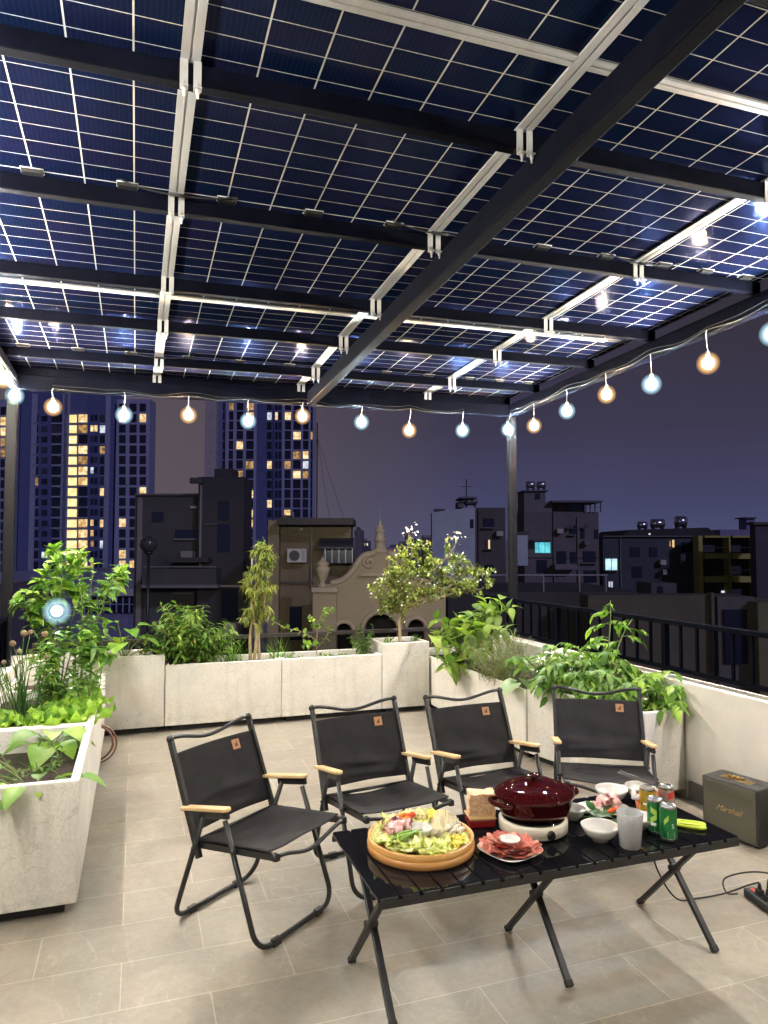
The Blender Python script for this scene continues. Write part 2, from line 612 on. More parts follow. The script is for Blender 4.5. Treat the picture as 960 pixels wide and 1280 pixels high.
def railing(pts_a, pts_b, z0, z1, n, label, name='railing'):
    a, b = Vector(pts_a), Vector(pts_b)
    r = empty(name, (a.x, a.y, z0), 0, label, 'railing')
    d = b - a
    MB().bar((0, 0, z1 - z0), (d.x, d.y, z1 - z0), .045, .03).build('top_rail', M_steel, r, bevel=.004)
    MB().bar((0, 0, .045), (d.x, d.y, .045), .035, .022).build('bottom_rail', M_steel, r)
    L = d.length
    for i in range(n + 1):
        p = d * (i / n)
        big = i % 9 == 0
        q = .036 if big else .016
        (MB().box(p.x - q / 2, p.y - q / 2, 0 if big else .057, p.x + q / 2, p.y + q / 2, z1 - z0 - .016)).build('rail_post' if big else 'baluster', M_steel, r)
    return r
railing((3.235, 6.2, 0), (3.235, -1.2, 0), .685, 1.022, 54, 'black metal railing with thin upright bars on the white parapet behind the tomato plants')
railing((-.925, 6.0, 0), (-.925, -1.2, 0), .60, .965, 54, 'black metal railing beside the tall leafy shrub and canopy post')
r = empty('glass_railing', (-.8, 6.54, .5), 0, 'low glass balustrade with dark handrail behind the weeping tree', 'railing')
MB().bar((0, 0, .185), (3.9, 0, .185), .05, .035).build('handrail', mat('bronze rail', (.03, .024, .022), .35), r, bevel=.004)
gm = mat('tinted glass', (.5, .5, .5), .02, trans=1.0)
gm.node_tree.nodes['Principled BSDF'].inputs['IOR'].default_value = 1.1
MB().box(0, -.004, .0, 3.9, .004, .166).build('glass_pane', gm, r)

# ------------------------------------------------------------------ planters
def planter(poly, z1, label, soil=.07, wall=.035, z0=.05, seam=None):
    cx = sum(p[0] for p in poly) / len(poly)
    cy = sum(p[1] for p in poly) / len(poly)
    r = empty('planter', (cx, cy, 0), 0, label, 'planter', 'pale concrete planters around the terrace')
    pl = [Vector((x - cx, y - cy)) for x, y in poly]
    n = len(pl)
    def inset(d):
        out = []
        for i in range(n):
            a, b, c = pl[i - 1], pl[i], pl[(i + 1) % n]
            e1 = (b - a).normalized()
            e2 = (c - b).normalized()
            n1, n2 = Vector((-e1.y, e1.x)), Vector((-e2.y, e2.x))
            k = 1 + n1.dot(n2)
            out.append(b + (n1 + n2) * (d / k))
        return out
    ins = inset(wall)
    vs = [(p.x, p.y, z0) for p in pl] + [(p.x, p.y, z1) for p in pl] + [(p.x, p.y, z1) for p in ins] + [(p.x, p.y, z0 + .03) for p in ins]
    fs = [tuple(range(n - 1, -1, -1))]
    for i in range(n):
        j = (i + 1) % n
        fs += [(i, j, n + j, n + i), (n + i, n + j, 2 * n + j, 2 * n + i), (2 * n + i, 2 * n + j, 3 * n + j, 3 * n + i)]
    fs.append(tuple(3 * n + i for i in range(n)))
    m = MB().add(vs, fs)
    m.build('box', M_conc, r, bevel=.006)
    ins2 = inset(wall + .0015)
    zs = z1 - soil
    # lumpy soil sheet
    q = [Vector((p.x, p.y, 0)) for p in ins2]
    def soilf(u, v):
        p = (q[0] * (1 - u) + q[1] * u) * (1 - v) + (q[3] * (1 - u) + q[2] * u) * v
        e = min(u, 1 - u, v, 1 - v)
        return (p.x, p.y, zs + (noise.noise(Vector((p.x * 9 + cx, p.y * 9 + cy, 1))) * .018 if e > 0 else 0))
    MB().grid(soilf, 14, 14).build('soil', M_soil, r)
    base = inset(.05)
    MB().prism([(p.x, p.y) for p in base], .002, z0 - .001).build('plinth', M_dark_skirt, r)
    return r
def rect(x0, y0, x1, y1): return [(x0, y0), (x1, y0), (x1, y1), (x0, y1)]
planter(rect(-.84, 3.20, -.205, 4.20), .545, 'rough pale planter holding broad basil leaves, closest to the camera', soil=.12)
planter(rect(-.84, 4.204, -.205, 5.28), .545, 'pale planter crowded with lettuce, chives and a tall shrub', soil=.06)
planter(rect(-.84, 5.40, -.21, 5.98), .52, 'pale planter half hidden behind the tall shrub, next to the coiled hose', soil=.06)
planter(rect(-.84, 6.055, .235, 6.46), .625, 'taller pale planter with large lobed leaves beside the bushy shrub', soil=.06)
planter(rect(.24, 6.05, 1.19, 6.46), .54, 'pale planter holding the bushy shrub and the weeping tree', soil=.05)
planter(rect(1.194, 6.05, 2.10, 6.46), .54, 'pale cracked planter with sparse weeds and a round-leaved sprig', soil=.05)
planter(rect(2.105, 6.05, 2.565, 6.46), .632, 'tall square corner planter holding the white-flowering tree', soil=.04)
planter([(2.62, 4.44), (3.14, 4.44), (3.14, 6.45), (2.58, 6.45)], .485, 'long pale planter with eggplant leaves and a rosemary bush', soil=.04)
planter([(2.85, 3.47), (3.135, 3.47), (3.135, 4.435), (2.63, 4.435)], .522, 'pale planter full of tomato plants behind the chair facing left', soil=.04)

# ------------------------------------------------------------------ solar canopy
def cz(x, y): return 3.133 - .0336 * y + .0121 * x      # underside of the pale rails
RX = [.139 + 1.219 * k for k in (-1, 0, 1, 2, 3)]
RY = [1.902 + 2.438 * j for j in (-1, 0, 1, 2)]
PUR = [-.42, .56, 1.42, 2.274, 3.132, 4.03, 4.741, 5.56, 6.10]
BX0, BX1, BYF, BYB = -.92, 3.43, -.5, 6.03
cano = empty('solar_canopy', (BX0, BYB, 0), 0, 'dark steel canopy frame carrying solar panels over the terrace', 'canopy')
def L_(p): return (p[0] - BX0, p[1] - BYB, p[2])
def cbar(a, b, w_, h_, name, m, bev=.004):
    return MB().bar(L_(a), L_(b), w_, h_).build(name, m, cano, bevel=bev)
PT, PB = .0, .072       # purlin depth below the rails
for y in PUR:
    zc = lambda x: cz(x, y) - (PT + PB) / 2 - .002
    cbar((BX0 - .03, y + .024, zc(BX0)), (BX1 + .03, y + .024, zc(BX1)), .046, PB - .003, 'purlin', M_steel)
def deepbeam(a, b, name, wid=.07, top=.09, bot=.205):
    A = Vector((a[0], a[1], cz(*a) - (top + bot) / 2))
    B = Vector((b[0], b[1], cz(*b) - (top + bot) / 2))
    cbar(A, B, wid, bot - top, name, M_steel, .006)
deepbeam((1.425, BYF), (1.425, BYB - .042), 'main_beam')
deepbeam((BX0, BYF), (BX0, BYB - .042), 'edge_beam')
deepbeam((BX1, BYF), (BX1, BYB - .042), 'edge_beam')
deepbeam((BX0 - .035, BYB), (BX1 + .035, BYB), 'edge_beam')
deepbeam((BX0 - .035, BYF - .042), (BX1 + .035, BYF - .042), 'edge_beam')
for (x, y) in ((BX0, BYB), (BX1, BYB), (BX0, BYF - .042), (BX1, BYF - .042)):
    z = cz(x, y) - .207
    px = L_((x, y, 0))
    zb = .602 if False else 0.0
    MB().box(px[0] - .036, px[1] - .036, zb, px[0] + .036, px[1] + .036, z).build('post', mat('post steel', (.010, .010, .012), .45, var=.3, scale=5, bump=.05, spec=.12), cano, bevel=.005)
# pale rails under the panel joints, with a drain groove
def rail(a, b, wid=.062):
    a, b = Vector(L_(a)), Vector(L_(b))
    t = (b - a).normalized()
    x = t.cross(Vector((0, 0, 1))).normalized()
    zz = x.cross(t)
    prof = [(-wid / 2, .0085), (-wid / 2, 0), (-.004, 0), (-.003, .004), (.003, .004), (.004, 0), (wid / 2, 0), (wid / 2, .0085)]
    vs = [p + x * i + zz * j for p in (a, b) for i, j in prof]
    n = len(prof)
    fs = [tuple(range(n)), tuple(range(2 * n - 1, n - 1, -1))] + [(n + i, n + (i + 1) % n, (i + 1) % n, i) for i in range(n)]
    return MB().add(vs, fs).build('rail', M_alu, cano)
for x in RX[1:4]:
    rail((x, BYF, cz(x, BYF)), (x, BYB + .15, cz(x, BYB + .15)))
rail((RX[0] + .04, BYF, cz(RX[0], BYF)), (RX[0] + .04, BYB + .15, cz(RX[0], BYB + .15)))
for y in RY[0:3]:
    for i in range(4):
        x0, x1 = RX[i] + .033, RX[i + 1] - .033
        if i == 3: x1 = BX1 - .16
        rail((x0, y, cz(x0, y) + .001), (x1, y, cz(x1, y) + .001), .05)
# Z clamps with a hanging bolt at every crossing
def clamp(x, y):
    m = MB()
    zt = cz(x, y)
    m.box(x - .0125, y - .006, zt - .098, x + .0125, y - .002, zt + .002)
    m.box(x - .0125, y - .030, zt - .100, x + .0125, y - .002, zt - .096)
    m.lathe([(.0075, 0), (.0075, .012)], 6, (x, y - .018, zt - .113))
    m.lathe([(.0045, 0), (.0045, .05)], 8, (x, y - .018, zt - .130))
    m.v = [L_(p) for p in m.v]
    m.build('clamp', M_alu, cano)
for x in RX[1:4]:
    for y in PUR[2:]:
        clamp(x - .02, y)
        clamp(x + .022, y)

# solar panels
def panel_mat():
    m = bpy.data.materials.new('bifacial solar cells')
    m.use_nodes = True
    t = m.node_tree
    b = t.nodes['Principled BSDF']
    tcn = t.nodes.new('ShaderNodeTexCoord')
    sp = t.nodes.new('ShaderNodeSeparateXYZ')
    t.links.new(tcn.outputs['Object'], sp.inputs[0])
    def math_(op, a, b_=None, c=None):
        n = t.nodes.new('ShaderNodeMath')
        n.operation = op
        for i, v in enumerate((a, b_, c)):
            if v is None: continue
            if isinstance(v, (int, float)): n.inputs[i].default_value = v
            else: t.links.new(v, n.inputs[i])
        return n.outputs[0]
    def lines(coord, pitch, half):
        q = math_('PINGPONG', coord, pitch / 2)      # distance to the nearest multiple of the pitch
        return math_('LESS_THAN', q, half)
    gx = lines(sp.outputs['X'], .196, .0029)
    ay = math_('ABSOLUTE', sp.outputs['Y'])
    gy = lines(ay, .1086, .0016)
    mid = math_('LESS_THAN', ay, .0035)
    g = math_('MAXIMUM', math_('MAXIMUM', gx, gy), mid)
    bus = lines(sp.outputs['X'], .0163, .0011)
    n = t.nodes.new('ShaderNodeTexNoise')
    n.inputs['Scale'].default_value = 1.6
    n.inputs['Detail'].default_value = 2
    t.links.new(tcn.outputs['Object'], n.inputs['Vector'])
    # every cell has its own tint
    vf = t.nodes.new('ShaderNodeCombineXYZ')
    t.links.new(math_('FLOOR', math_('DIVIDE', sp.outputs['X'], .196)), vf.inputs[0])
    t.links.new(math_('FLOOR', math_('DIVIDE', sp.outputs['Y'], .1086)), vf.inputs[1])
    wn = t.nodes.new('ShaderNodeTexWhiteNoise')
    t.links.new(vf.outputs[0], wn.inputs['Vector'])
    fac = math_('MULTIPLY_ADD', wn.outputs['Value'], .45, math_('SUBTRACT', math_('MULTIPLY', n.outputs['Fac'], 1.9), .6))
    cm = t.nodes.new('ShaderNodeMix')
    cm.data_type = 'RGBA'
    cm.clamp_factor = True
    cm.inputs[6].default_value = (.0015, .0070, .0230, 1)
    cm.inputs[7].default_value = (.0080, .0080, .0290, 1)
    t.links.new(fac, cm.inputs[0])
    cb = t.nodes.new('ShaderNodeMix')
    cb.data_type = 'RGBA'
    cb.inputs[7].default_value = (.014, .017, .05, 1)
    t.links.new(math_('MULTIPLY', bus, .55), cb.inputs[0])
    t.links.new(cm.outputs[2], cb.inputs[6])
    cg = t.nodes.new('ShaderNodeMix')
    cg.data_type = 'RGBA'
    cg.inputs[7].default_value = (.50, .50, .46, 1)
    t.links.new(g, cg.inputs[0])
    t.links.new(cb.outputs[2], cg.inputs[6])
    t.links.new(cg.outputs[2], b.inputs['Base Color'])
    b.inputs['Roughness'].default_value = .36
    b.inputs['Specular IOR Level'].default_value = 0
    st = t.nodes.new('ShaderNodeMix')
    st.data_type = 'RGBA'
    st.inputs[6].default_value = (.25, .35, 1, 1)
    st.inputs[7].default_value = (.8, .8, .8, 1)
    t.links.new(g, st.inputs[0])
    t.links.new(st.outputs[2], b.inputs['Specular Tint'])
    b.inputs['Coat Weight'].default_value = 0
    # anti-reflective glass: a faint mirror image of the bulbs inside a soft blue sheen
    def gloss(col, rough, fac, under):
        gb = t.nodes.new('ShaderNodeBsdfGlossy')
        gb.inputs['Color'].default_value = (*col, 1)
        gb.inputs['Roughness'].default_value = rough
        ms = t.nodes.new('ShaderNodeMixShader')
        ms.inputs[0].default_value = fac
        t.links.new(under, ms.inputs[1])
        t.links.new(gb.outputs[0], ms.inputs[2])
        return ms.outputs[0]
    q = gloss((.24, .36, 1.0), .25, .015, b.outputs[0])
    q = gloss((1.0, .95, .80), .085, .0062, q)
    t.links.new(q, t.nodes['Material Output'].inputs[0])
    return m
M_cell = panel_mat()
M_frame = mat('anodised panel frame', (.10, .10, .10), .4, .3, var=.15, scale=10)
M_jb = mat('black junction box', (.01, .01, .01), .5)
colname = ['above the leafy planter side', 'between pale rail and main beam', 'just past the main beam', 'above the parapet railing']
rowname = ['overhead,', 'in the middle row,', 'in the row by the far beam,']
for j in range(3):
    for i in range(4):
        x0, x1, y0, y1 = RX[i], RX[i + 1], RY[j], RY[j + 1]
        if i == 0: x0 = BX0 - .07
        if i == 3: x1 = BX1 + .07
        xc, yc = (x0 + x1) / 2, (y0 + y1) / 2
        hx, hy = (x1 - x0) / 2 - .012, (y1 - y0) / 2 - .012
        p = empty('solar_module', (xc, yc, cz(xc, yc) + .013), 0, 'blue solar panel ' + rowname[j] + ' ' + colname[i], 'solar panel', 'solar panels roofing the terrace')
        p.rotation_euler = (math.atan(-.0336), math.atan(-.0121), 0)
        MB().box(-hx + .012, -hy + .012, 0, hx - .012, hy - .012, .006).build('cell_sheet', M_cell, p)
        f = MB()
        f.box(-hx, -hy, -.003, -hx + .0118, hy, .03).box(hx - .0118, -hy, -.003, hx, hy, .03)
        f.box(-hx + .0119, -hy, -.003, hx - .0119, -hy + .0118, .03).box(-hx + .0119, hy - .0118, -.003, hx - .0119, hy, .03)
        f.build('panel_frame', M_frame, p)
        for k in (-1, 0, 1):
            jx = k * hx * .66
            bx = MB().box(jx - .04, -.018, -.018, jx + .04, .018, -.0008).build('junction_box', M_jb, p, bevel=.004)
            ol = MB().tube([(jx - .043, -.021, -.003), (jx + .043, -.021, -.003), (jx + .043, .021, -.003), (jx - .043, .021, -.003)], .0022, 5, closed=True)
            ol.build('seal', mat('pale sealant', (.6, .6, .57), .5), bx)

# thin black leads plugged together where two panels meet
for x, y in ((RX[1], 3.121), (RX[3], 3.121), (RX[2], 3.121), (RX[1], 5.559)):
    z = cz(x, y)
    m = MB().tube([L_(p) for p in smooth_path([(x - .25, y - .03, z + .018), (x - .15, y - .035, z - .012), (x - .04, y - .036, z - .022), (x + .06, y - .038, z - .020), (x + .16, y - .035, z - .010), (x + .26, y - .03, z + .018)], 5)], .0035, 6)
    m.tube([L_((x - .03, y - .037, z - .022)), L_((x + .055, y - .038, z - .020))], .008, 8)
    m.build('panel_lead', M_rubber, cano)

# ------------------------------------------------------------------ string lights
WARM, COOL = (1.0, .55, .18), (.72, .90, 1.0)
M_core = {0: emitter('warm bulb filament', (1, .66, .34), BULB_POWER * 1.04), 1: emitter('cool bulb filament', (.80, .94, 1.0), BULB_POWER * 1.36)}
def halo_mat(name, col):  # see-through shell that only adds emission: a painted halo round the bulb
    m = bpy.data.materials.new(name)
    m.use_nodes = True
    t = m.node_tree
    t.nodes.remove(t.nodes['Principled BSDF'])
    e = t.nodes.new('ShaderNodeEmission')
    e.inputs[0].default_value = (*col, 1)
    e.inputs[1].default_value = HALO_GLOW
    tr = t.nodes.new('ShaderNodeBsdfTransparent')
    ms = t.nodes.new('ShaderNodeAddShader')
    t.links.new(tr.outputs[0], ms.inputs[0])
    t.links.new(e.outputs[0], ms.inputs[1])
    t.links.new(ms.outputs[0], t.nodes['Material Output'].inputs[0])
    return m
M_halo = {0: halo_mat('warm halo shell', WARM), 1: halo_mat('cool halo shell', (.52, .84, 1.0))}
M_sock = mat('grey bulb socket', (.35, .34, .32), .4)
M_wire = mat('clear plastic cord', (.018, .018, .018), .5)
core_mesh = {}
def frosted(r0, r1, n_):  # nested glowing shells that imitate bloom around a lamp, no glass
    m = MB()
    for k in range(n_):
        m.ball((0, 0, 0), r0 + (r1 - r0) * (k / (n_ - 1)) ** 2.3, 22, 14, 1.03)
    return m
def ico(name, r, m, sz=1.0, n=12, k=8):
    b = MB().ball((0, 0, 0), r, n, k, sz)
    return b.build(name, m)
NB = [0]
def string_lights(label, pts, warm_first, beam):
    """pts: bulb centres; beam(p): the point on the beam above"""
    p0 = Vector(pts[0])
    r = empty('string_lights', p0, 0, label, 'string lights', 'festoon bulbs hung round the canopy')
    cab = []
    for i, p in enumerate(pts):
        q = Vector(beam(p)) - p0
        if i:
            prev = Vector(beam(pts[i - 1])) - p0
            for s_ in (.25, .5, .75):
                c = prev.lerp(q, s_)
                c.z -= .020 * math.sin(PI * s_) * random.uniform(.6, 1.4)
                cab.append(c)
        cab.append(q)
    m = MB().tube(smooth_path(cab, 4), .0028, 6)
    m.tube(smooth_path([c + Vector((0, .0, .022 + .010 * math.sin(k * .9))) for k, c in enumerate(cab)], 3), .0022, 5)
    m.build('cable', M_wire, r)
    for i, p in enumerate(pts):
        k = (i + warm_first) % 2
        pv = Vector(p) - p0
        q = Vector(beam(p)) - p0
        h = MB()
        h.tube(smooth_path([q, q + Vector((random.uniform(-.008, .008), 0, -.03)), Vector((pv.x, pv.y, pv.z + .075))], 4), .0028, 6)
        h.lathe([(.006, .078), (.012, .074), (.014, .05), (.014, .036), (.011, .032)][::-1], 12, pv)
        ho = h.build('bulb_holder', M_sock, r)
        if ('c', k) not in core_mesh:
            a = MB().ball((0, 0, 0), .0355, 14, 10, 1.05).build('bulb', M_core[k], ho)
            b = frosted(.037, .070, 16).build('halo_shells', M_halo[k], ho)
            core_mesh[('c', k)], core_mesh[('g', k)] = a.data, b.data
        else:
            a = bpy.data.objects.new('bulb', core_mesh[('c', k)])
            b = bpy.data.objects.new('halo_shells', core_mesh[('g', k)])
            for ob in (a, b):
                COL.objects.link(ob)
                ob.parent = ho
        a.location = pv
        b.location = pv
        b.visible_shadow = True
    return r
backp = [(-.63, 6.0, 2.59), (-.11, 6.0, 2.56), (.39, 6.0, 2.59), (.88, 6.0, 2.57), (1.35, 6.0, 2.64), (1.89, 6.0, 2.62), (2.35, 6.0, 2.57), (2.89, 6.0, 2.60)]
string_lights('festoon string of warm and cool bulbs along the far beam over the planter row', backp, 0, lambda p: (p[0], BYB - .055, cz(p[0], BYB) - .19))
rightp = [(3.36, 5.97, 2.63), (3.39, 5.55, 2.60), (3.39, 5.03, 2.64), (3.39, 4.5, 2.67), (3.39, 4.0, 2.64), (3.39, 3.48, 2.66), (3.39, 3.0, 2.71), (3.39, 2.5, 2.71), (3.39, 2.0, 2.72), (3.39, 1.5, 2.72), (3.39, 1.0, 2.74), (3.39, .5, 2.75), (3.39, 0, 2.76)]
string_lights('festoon string of bulbs along the canopy edge above the parapet railing', rightp, 1, lambda p: (BX1 - .045, p[1], cz(BX1, p[1]) - .185))
leftp = [(-.90, 6.0, 2.66), (-.90, 5.5, 2.68), (-.90, 5.0, 2.69), (-.90, 4.5, 2.70), (-.90, 4.0, 2.70), (-.90, 3.5, 2.71), (-.90, 3.0, 2.71), (-.90, 2.5, 2.72), (-.90, 2.0, 2.72), (-.90, 1.5, 2.73), (-.90, 1.0, 2.74), (-.90, .5, 2.75), (-.90, 0, 2.76)]
string_lights('festoon string of bulbs along the canopy edge above the lettuce planter', leftp, 1, lambda p: (BX0 + .045, p[1], cz(BX0, p[1]) - .185))

# ------------------------------------------------------------------ folding chairs
def make_chair(q=0.0):
    """faces +x; sitter's left is +y"""
    r = empty('folding_chair')
    hw = .232
    S = lambda f, s, z: (f, s * hw, z)
    def arc_u(fT, zT, fB, zB, rad=.07):
        """U frame: down one side, across the floor, up the other"""
        pts = []
        T = [Vector(S(fT, s, zT)) for s in (-1, 1)]
        B = [Vector(S(fB, s, zB)) for s in (-1, 1)]
        pts.append(T[0])
        up0 = (T[0] - B[0]).normalized()
        ac = Vector((0, 1, 0))
        for k in range(7):
            a = k / 6 * PI / 2
            c = B[0] + up0 * rad + ac * rad
            pts.append(c - ac * rad * math.cos(a) - up0 * rad * math.sin(a))
        for k in range(7):
            a = k / 6 * PI / 2
            c = B[1] + up0 * rad - ac * rad
            pts.append(c + ac * rad * math.sin(a) - up0 * rad * math.cos(a))
        pts.append(T[1])
        return pts
    m = MB().tube(arc_u(.035, .458, .205, .014), .0105, 8)
    for s in (-1, 1):
        m.box(.196, s * .13 - .02, .001, .216, s * .13 + .02, .026)
    m.build('front_leg_frame', M_black, r)
    m = MB().tube(arc_u(-.078, .458, -.245, .014), .0105, 8)
    for s in (-1, 1):
        m.box(-.256, s * .13 - .02, .001, -.236, s * .13 + .02, .026)
    m.build('rear_leg_frame', M_black, r)
    for s in (-1, 1):
        o_ = s * (hw + .002)
        # seat side rail
        m = MB().bar((-.15, s * (hw - .022), .325), (.285, s * (hw - .022), .368), .016, .024)
        m.ball((.268, s * (hw - .022), .366), .017, 10, 7)
        for fx, fz in ((.083, .352), (-.128, .322), (-.118, .345)):
            m.tube([(fx, s * (hw - .02), fz), (fx, s * (hw + .014), fz)], .0055, 8)
        m.build('seat_rail', M_black, r)
        # back upright
        m = MB().bar((-.105, s * (hw - .004), .285), (-.283, s * (hw - .004), .722), .016, .024, up=(1, 0, 0))
        m.ball((-.281, s * (hw - .004), .718), .0165, 10, 7)
        m.build('back_upright', M_black, r)
        # bracket under the armrest
        m = MB().bar((-.10, o_, .458), (.055, o_, .483), .012, .030)
        for fx, fz in ((-.075, .462), (.035, .473)):
            m.tube([(fx, s * (hw + .001), fz), (fx, s * (hw + .014), fz)], .0055, 8)
        m.build('arm_bracket', M_black, r)
        m = MB()
        poly = [(-.195, -.020), (.045, -.020), (.060, -.010), (.060, .010), (.045, .020), (-.195, .020)]
        a = math.atan(.040 / .255)
        M = Matrix.Translation((0, o_, .494)) @ Matrix.Rotation(-a, 4, 'Y')
        m.prism(poly, -.007, .007)
        m.v = [tuple(M @ Vector(p)) for p in m.v]
        m.build('armrest', M_wood, r, bevel=.004)
    # waved top bar and front seat bar
    def wave(A, B, d):
        A, B = Vector(A), Vector(B)
        pts = []
        for k in range(21):
            t = k / 20
            bell = math.sin(PI * t) ** 2
            pts.append(A.lerp(B, t) + Vector(d) * (bell - .22 * math.sin(PI * t) * (1 - bell)))
        return pts
    MB().tube(wave((-.283, -hw, .720), (-.283, hw, .720), (-.012, 0, -.035)), .0085, 8).build('top_bar', M_black, r)
    MB().tube(wave((.272, -hw + .01, .366), (.272, hw - .01, .366), (-.004, 0, -.040)), .0085, 8).build('front_bar', M_black, r)
    MB().tube([(-.125, -hw, .345), (-.125, hw, .345)], .008, 8).build('rear_bar', M_black, r)
    # fabric: sling seat and backrest with soft wrinkles
    def seatf(u, v):
        x = -.115 + .355 * u
        y = (v - .5) * 2 * (hw - .012)
        z = .340 + .030 * u + .012
        sag = (.024 + .006 * math.sin(q * 2.1)) * math.sin(PI * v) * (.55 + .45 * math.sin(PI * min(1, u * 1.05)))
        wr = (.004 * math.sin(24 * u + 5 * v + q * 1.7) + .004 * math.sin(11 * u - 7 * v + q)) * math.sin(PI * v)
        return (x, y, z - sag + wr)
    MB().grid(seatf, 20, 16).build('seat', M_fabric, r, solid=.004)
    def backf(u, v):
        y = (u - .5) * 2 * (hw + .004)
        z = .372 + .288 * v
        x = -.105 - (z - .285) * .4075
        sag = .020 * math.sin(PI * u)
        wr = .018 * math.exp(-((v - .30 - .05 * math.sin(3 * u + q) + .03 * math.sin(q * 1.3)) / .05) ** 2) * math.sin(PI * u) * (.6 + .4 * math.sin(9 * u + 1 + q * 2))
        wr += .011 * math.exp(-((v - .14 + .08 * u * math.cos(q)) / .04) ** 2) * math.sin(PI * u)
        wr += .006 * math.sin(13 * v + 6 * u + q) * math.sin(PI * u) * (1 - v)
        return (x - sag + wr, y, z)
    bk = MB().grid(backf, 24, 30).build('backrest', M_fabric, r, solid=.005)
    # leather patch with a small stamped emblem
    def on(u, v, d): 
        p = Vector(backf(u, v))
        return p + Vector((.926, 0, .377)) * d
    uu, vv, du, dv = .755, .865, .043, .068
    lab = MB()
    lab.add([on(uu - du, vv - dv, .0045), on(uu + du, vv - dv, .0045), on(uu + du, vv + dv, .0045), on(uu - du, vv + dv, .0045),
             on(uu - du, vv - dv, .001), on(uu + du, vv - dv, .001), on(uu + du, vv + dv, .001), on(uu - du, vv + dv, .001)],
            [(0, 1, 2, 3), (0, 4, 5, 1), (1, 5, 6, 2), (2, 6, 7, 3), (3, 7, 4, 0)])
    lo = lab.build('leather_patch', M_leather, bk)
    em = MB()
    def P(a, b): return on(uu + a * du, vv + b * dv, .0055)
    em.add([P(-.55, -.45), P(.55, -.45), P(.4, -.25), P(-.4, -.25)], [(0, 1, 2, 3)])
    em.add([P(-.4, -.2), P(-.1, .2), P(.15, -.2)], [(0, 2, 1)])
    em.add([P(-.05, -.2), P(.2, .55), P(.32, .1), P(.3, -.2)], [(0, 3, 2, 1)])
    em.add([P(.15, .55), P(.45, .5), P(.3, .3)], [(0, 2, 1)])
    em.build('emblem', M_ink, lo)
    return r
CH_ = [((.497, 2.965), -.901, 'black folding chair with whole frame in view, closest to the pale planters, turned sideways'),
       ((1.088, 3.152), -1.415, 'black folding chair behind the round vegetable tray'),
       ((1.688, 3.174), -1.477, 'black folding chair behind the dark red pot'),
       ((2.281, 3.094), -2.068, 'black folding chair between the tomato planter and the drink cans, turned towards the pot')]
for i, ((x, y), a, lab) in enumerate(CH_):
    c = make_chair(i * 1.0)
    c.location = (x, y, 0)
    c.rotation_euler = (0, 0, a)
    tag(c, lab, 'chair', 'folding chairs drawn up to the table')

# ------------------------------------------------------------------ table
TZ = .44
tb = empty('camping_table', (1.405, 2.33, 0), 0, 'low black roll-top camping table of narrow slats carrying the hotpot meal', 'table')
X0, X1, Y0, Y1 = -.70, .70, -.268, .268
M_slat = mat('black lacquered slat', (.006, .006, .008), .4, var=.3, scale=5, coat=.5, spec=.0, crough=.035)
n = 20
pw = (X1 - X0) / n
for i in range(n):
    a, b = X0 + i * pw + .0016, X0 + (i + 1) * pw - .0016
    MB().box(a, Y0 + .004, TZ - .013, b, Y1 - .004, TZ).build('slat', M_slat, tb, bevel=.003)
for s in (-1, 1):
    yy = Y0 + .006 if s < 0 else Y1 - .006
    MB().box(X0, yy - .005, TZ - .034, X1, yy + .005, TZ - .0135).build('side_rail', M_black, tb, bevel=.002)
    m = MB()
    for i in range(n):
        a = X0 + (i + .5) * pw
        m.box(a - pw * .40, yy - s * -.0055, TZ - .0125, a + pw * .40, yy + s * .009, TZ - .001)
    m.build('slat_end_caps', M_black, tb, bevel=.001)
    MB().box(X0 + .02, (.262 - .03) * s - .012, TZ - .030, X1 - .02, (.262 - .03) * s + .012, TZ - .0138).build('under_rail', M_black, tb)
for x in (-.635, .005, .635):
    for s in (-1, 1):
        dx = .010 * s
        A, B = Vector((x + dx, -.195 * s, .006)), Vector((x + dx, .185 * s, TZ - .03))
        MB().bar(A, B, .017, .024, up=(1, 0, 0)).build('leg', M_black, tb, bevel=.003)
        k = (A + (B - A) * .0)
        MB().bar(A - (B - A).normalized() * .004, A + (B - A).normalized() * .018, .020, .027, up=(1, 0, 0)).build('foot_cap', M_rubber, tb, bevel=.003)
    MB().tube([(x - .022, -.002, TZ * .52), (x + .022, -.002, TZ * .52)], .013, 12).build('pivot', M_black, tb)
    MB().box(x - .03, -.235, TZ - .036, x + .03, .235, TZ - .0305).build('cross_bar', M_black, tb)

# ------------------------------------------------------------------ things on the table
T = TZ + .0006
# bamboo tray
TC = Vector((.965, 2.36, T))
tr = empty('bamboo_tray', TC, 0, 'round bamboo sieve tray heaped with vegetables and meat', 'tray')
R_ = .188
MB().lathe([(R_ - .004, .0), (R_, .003), (R_ + .001, .027), (R_ - .007, .027), (R_ - .007, .0)], 64).build('outer_hoop', M_bamboo, tr)
MB().lathe([(R_ - .0075, .004), (R_ - .002, .0275), (R_ - .001, .049), (R_ - .007, .050), (R_ - .012, .048), (R_ - .012, .004)], 64).build('inner_hoop', mat('golden bamboo', (.60, .33, .09), .4, col2=(.46, .22, .055), scale=6, stretch=(2, 2, 22), coat=.3), tr)
MB().lathe([(0.0001, .006), (R_ - .0125, .006), (R_ - .0125, .014), (.0001, .014)], 48, smooth=False).build('woven_base', M_bamboo, tr)
M_cab = foliage('cabbage leaf', (.84, .80, .36), (.92, .90, .66), .45, .3, .3)
M_cabg = foliage('yellow green leaf', (.68, .72, .22), (.86, .84, .46), .45, .3, .3)
M_meat = mat('marbled pork', (.62, .22, .22), .4, col2=(.80, .60, .56), scale=55, spec=.4)
M_beef = mat('raw beef slice', (.50, .075, .06), .3, col2=(.74, .32, .25), scale=110, spec=.5, detail=2)
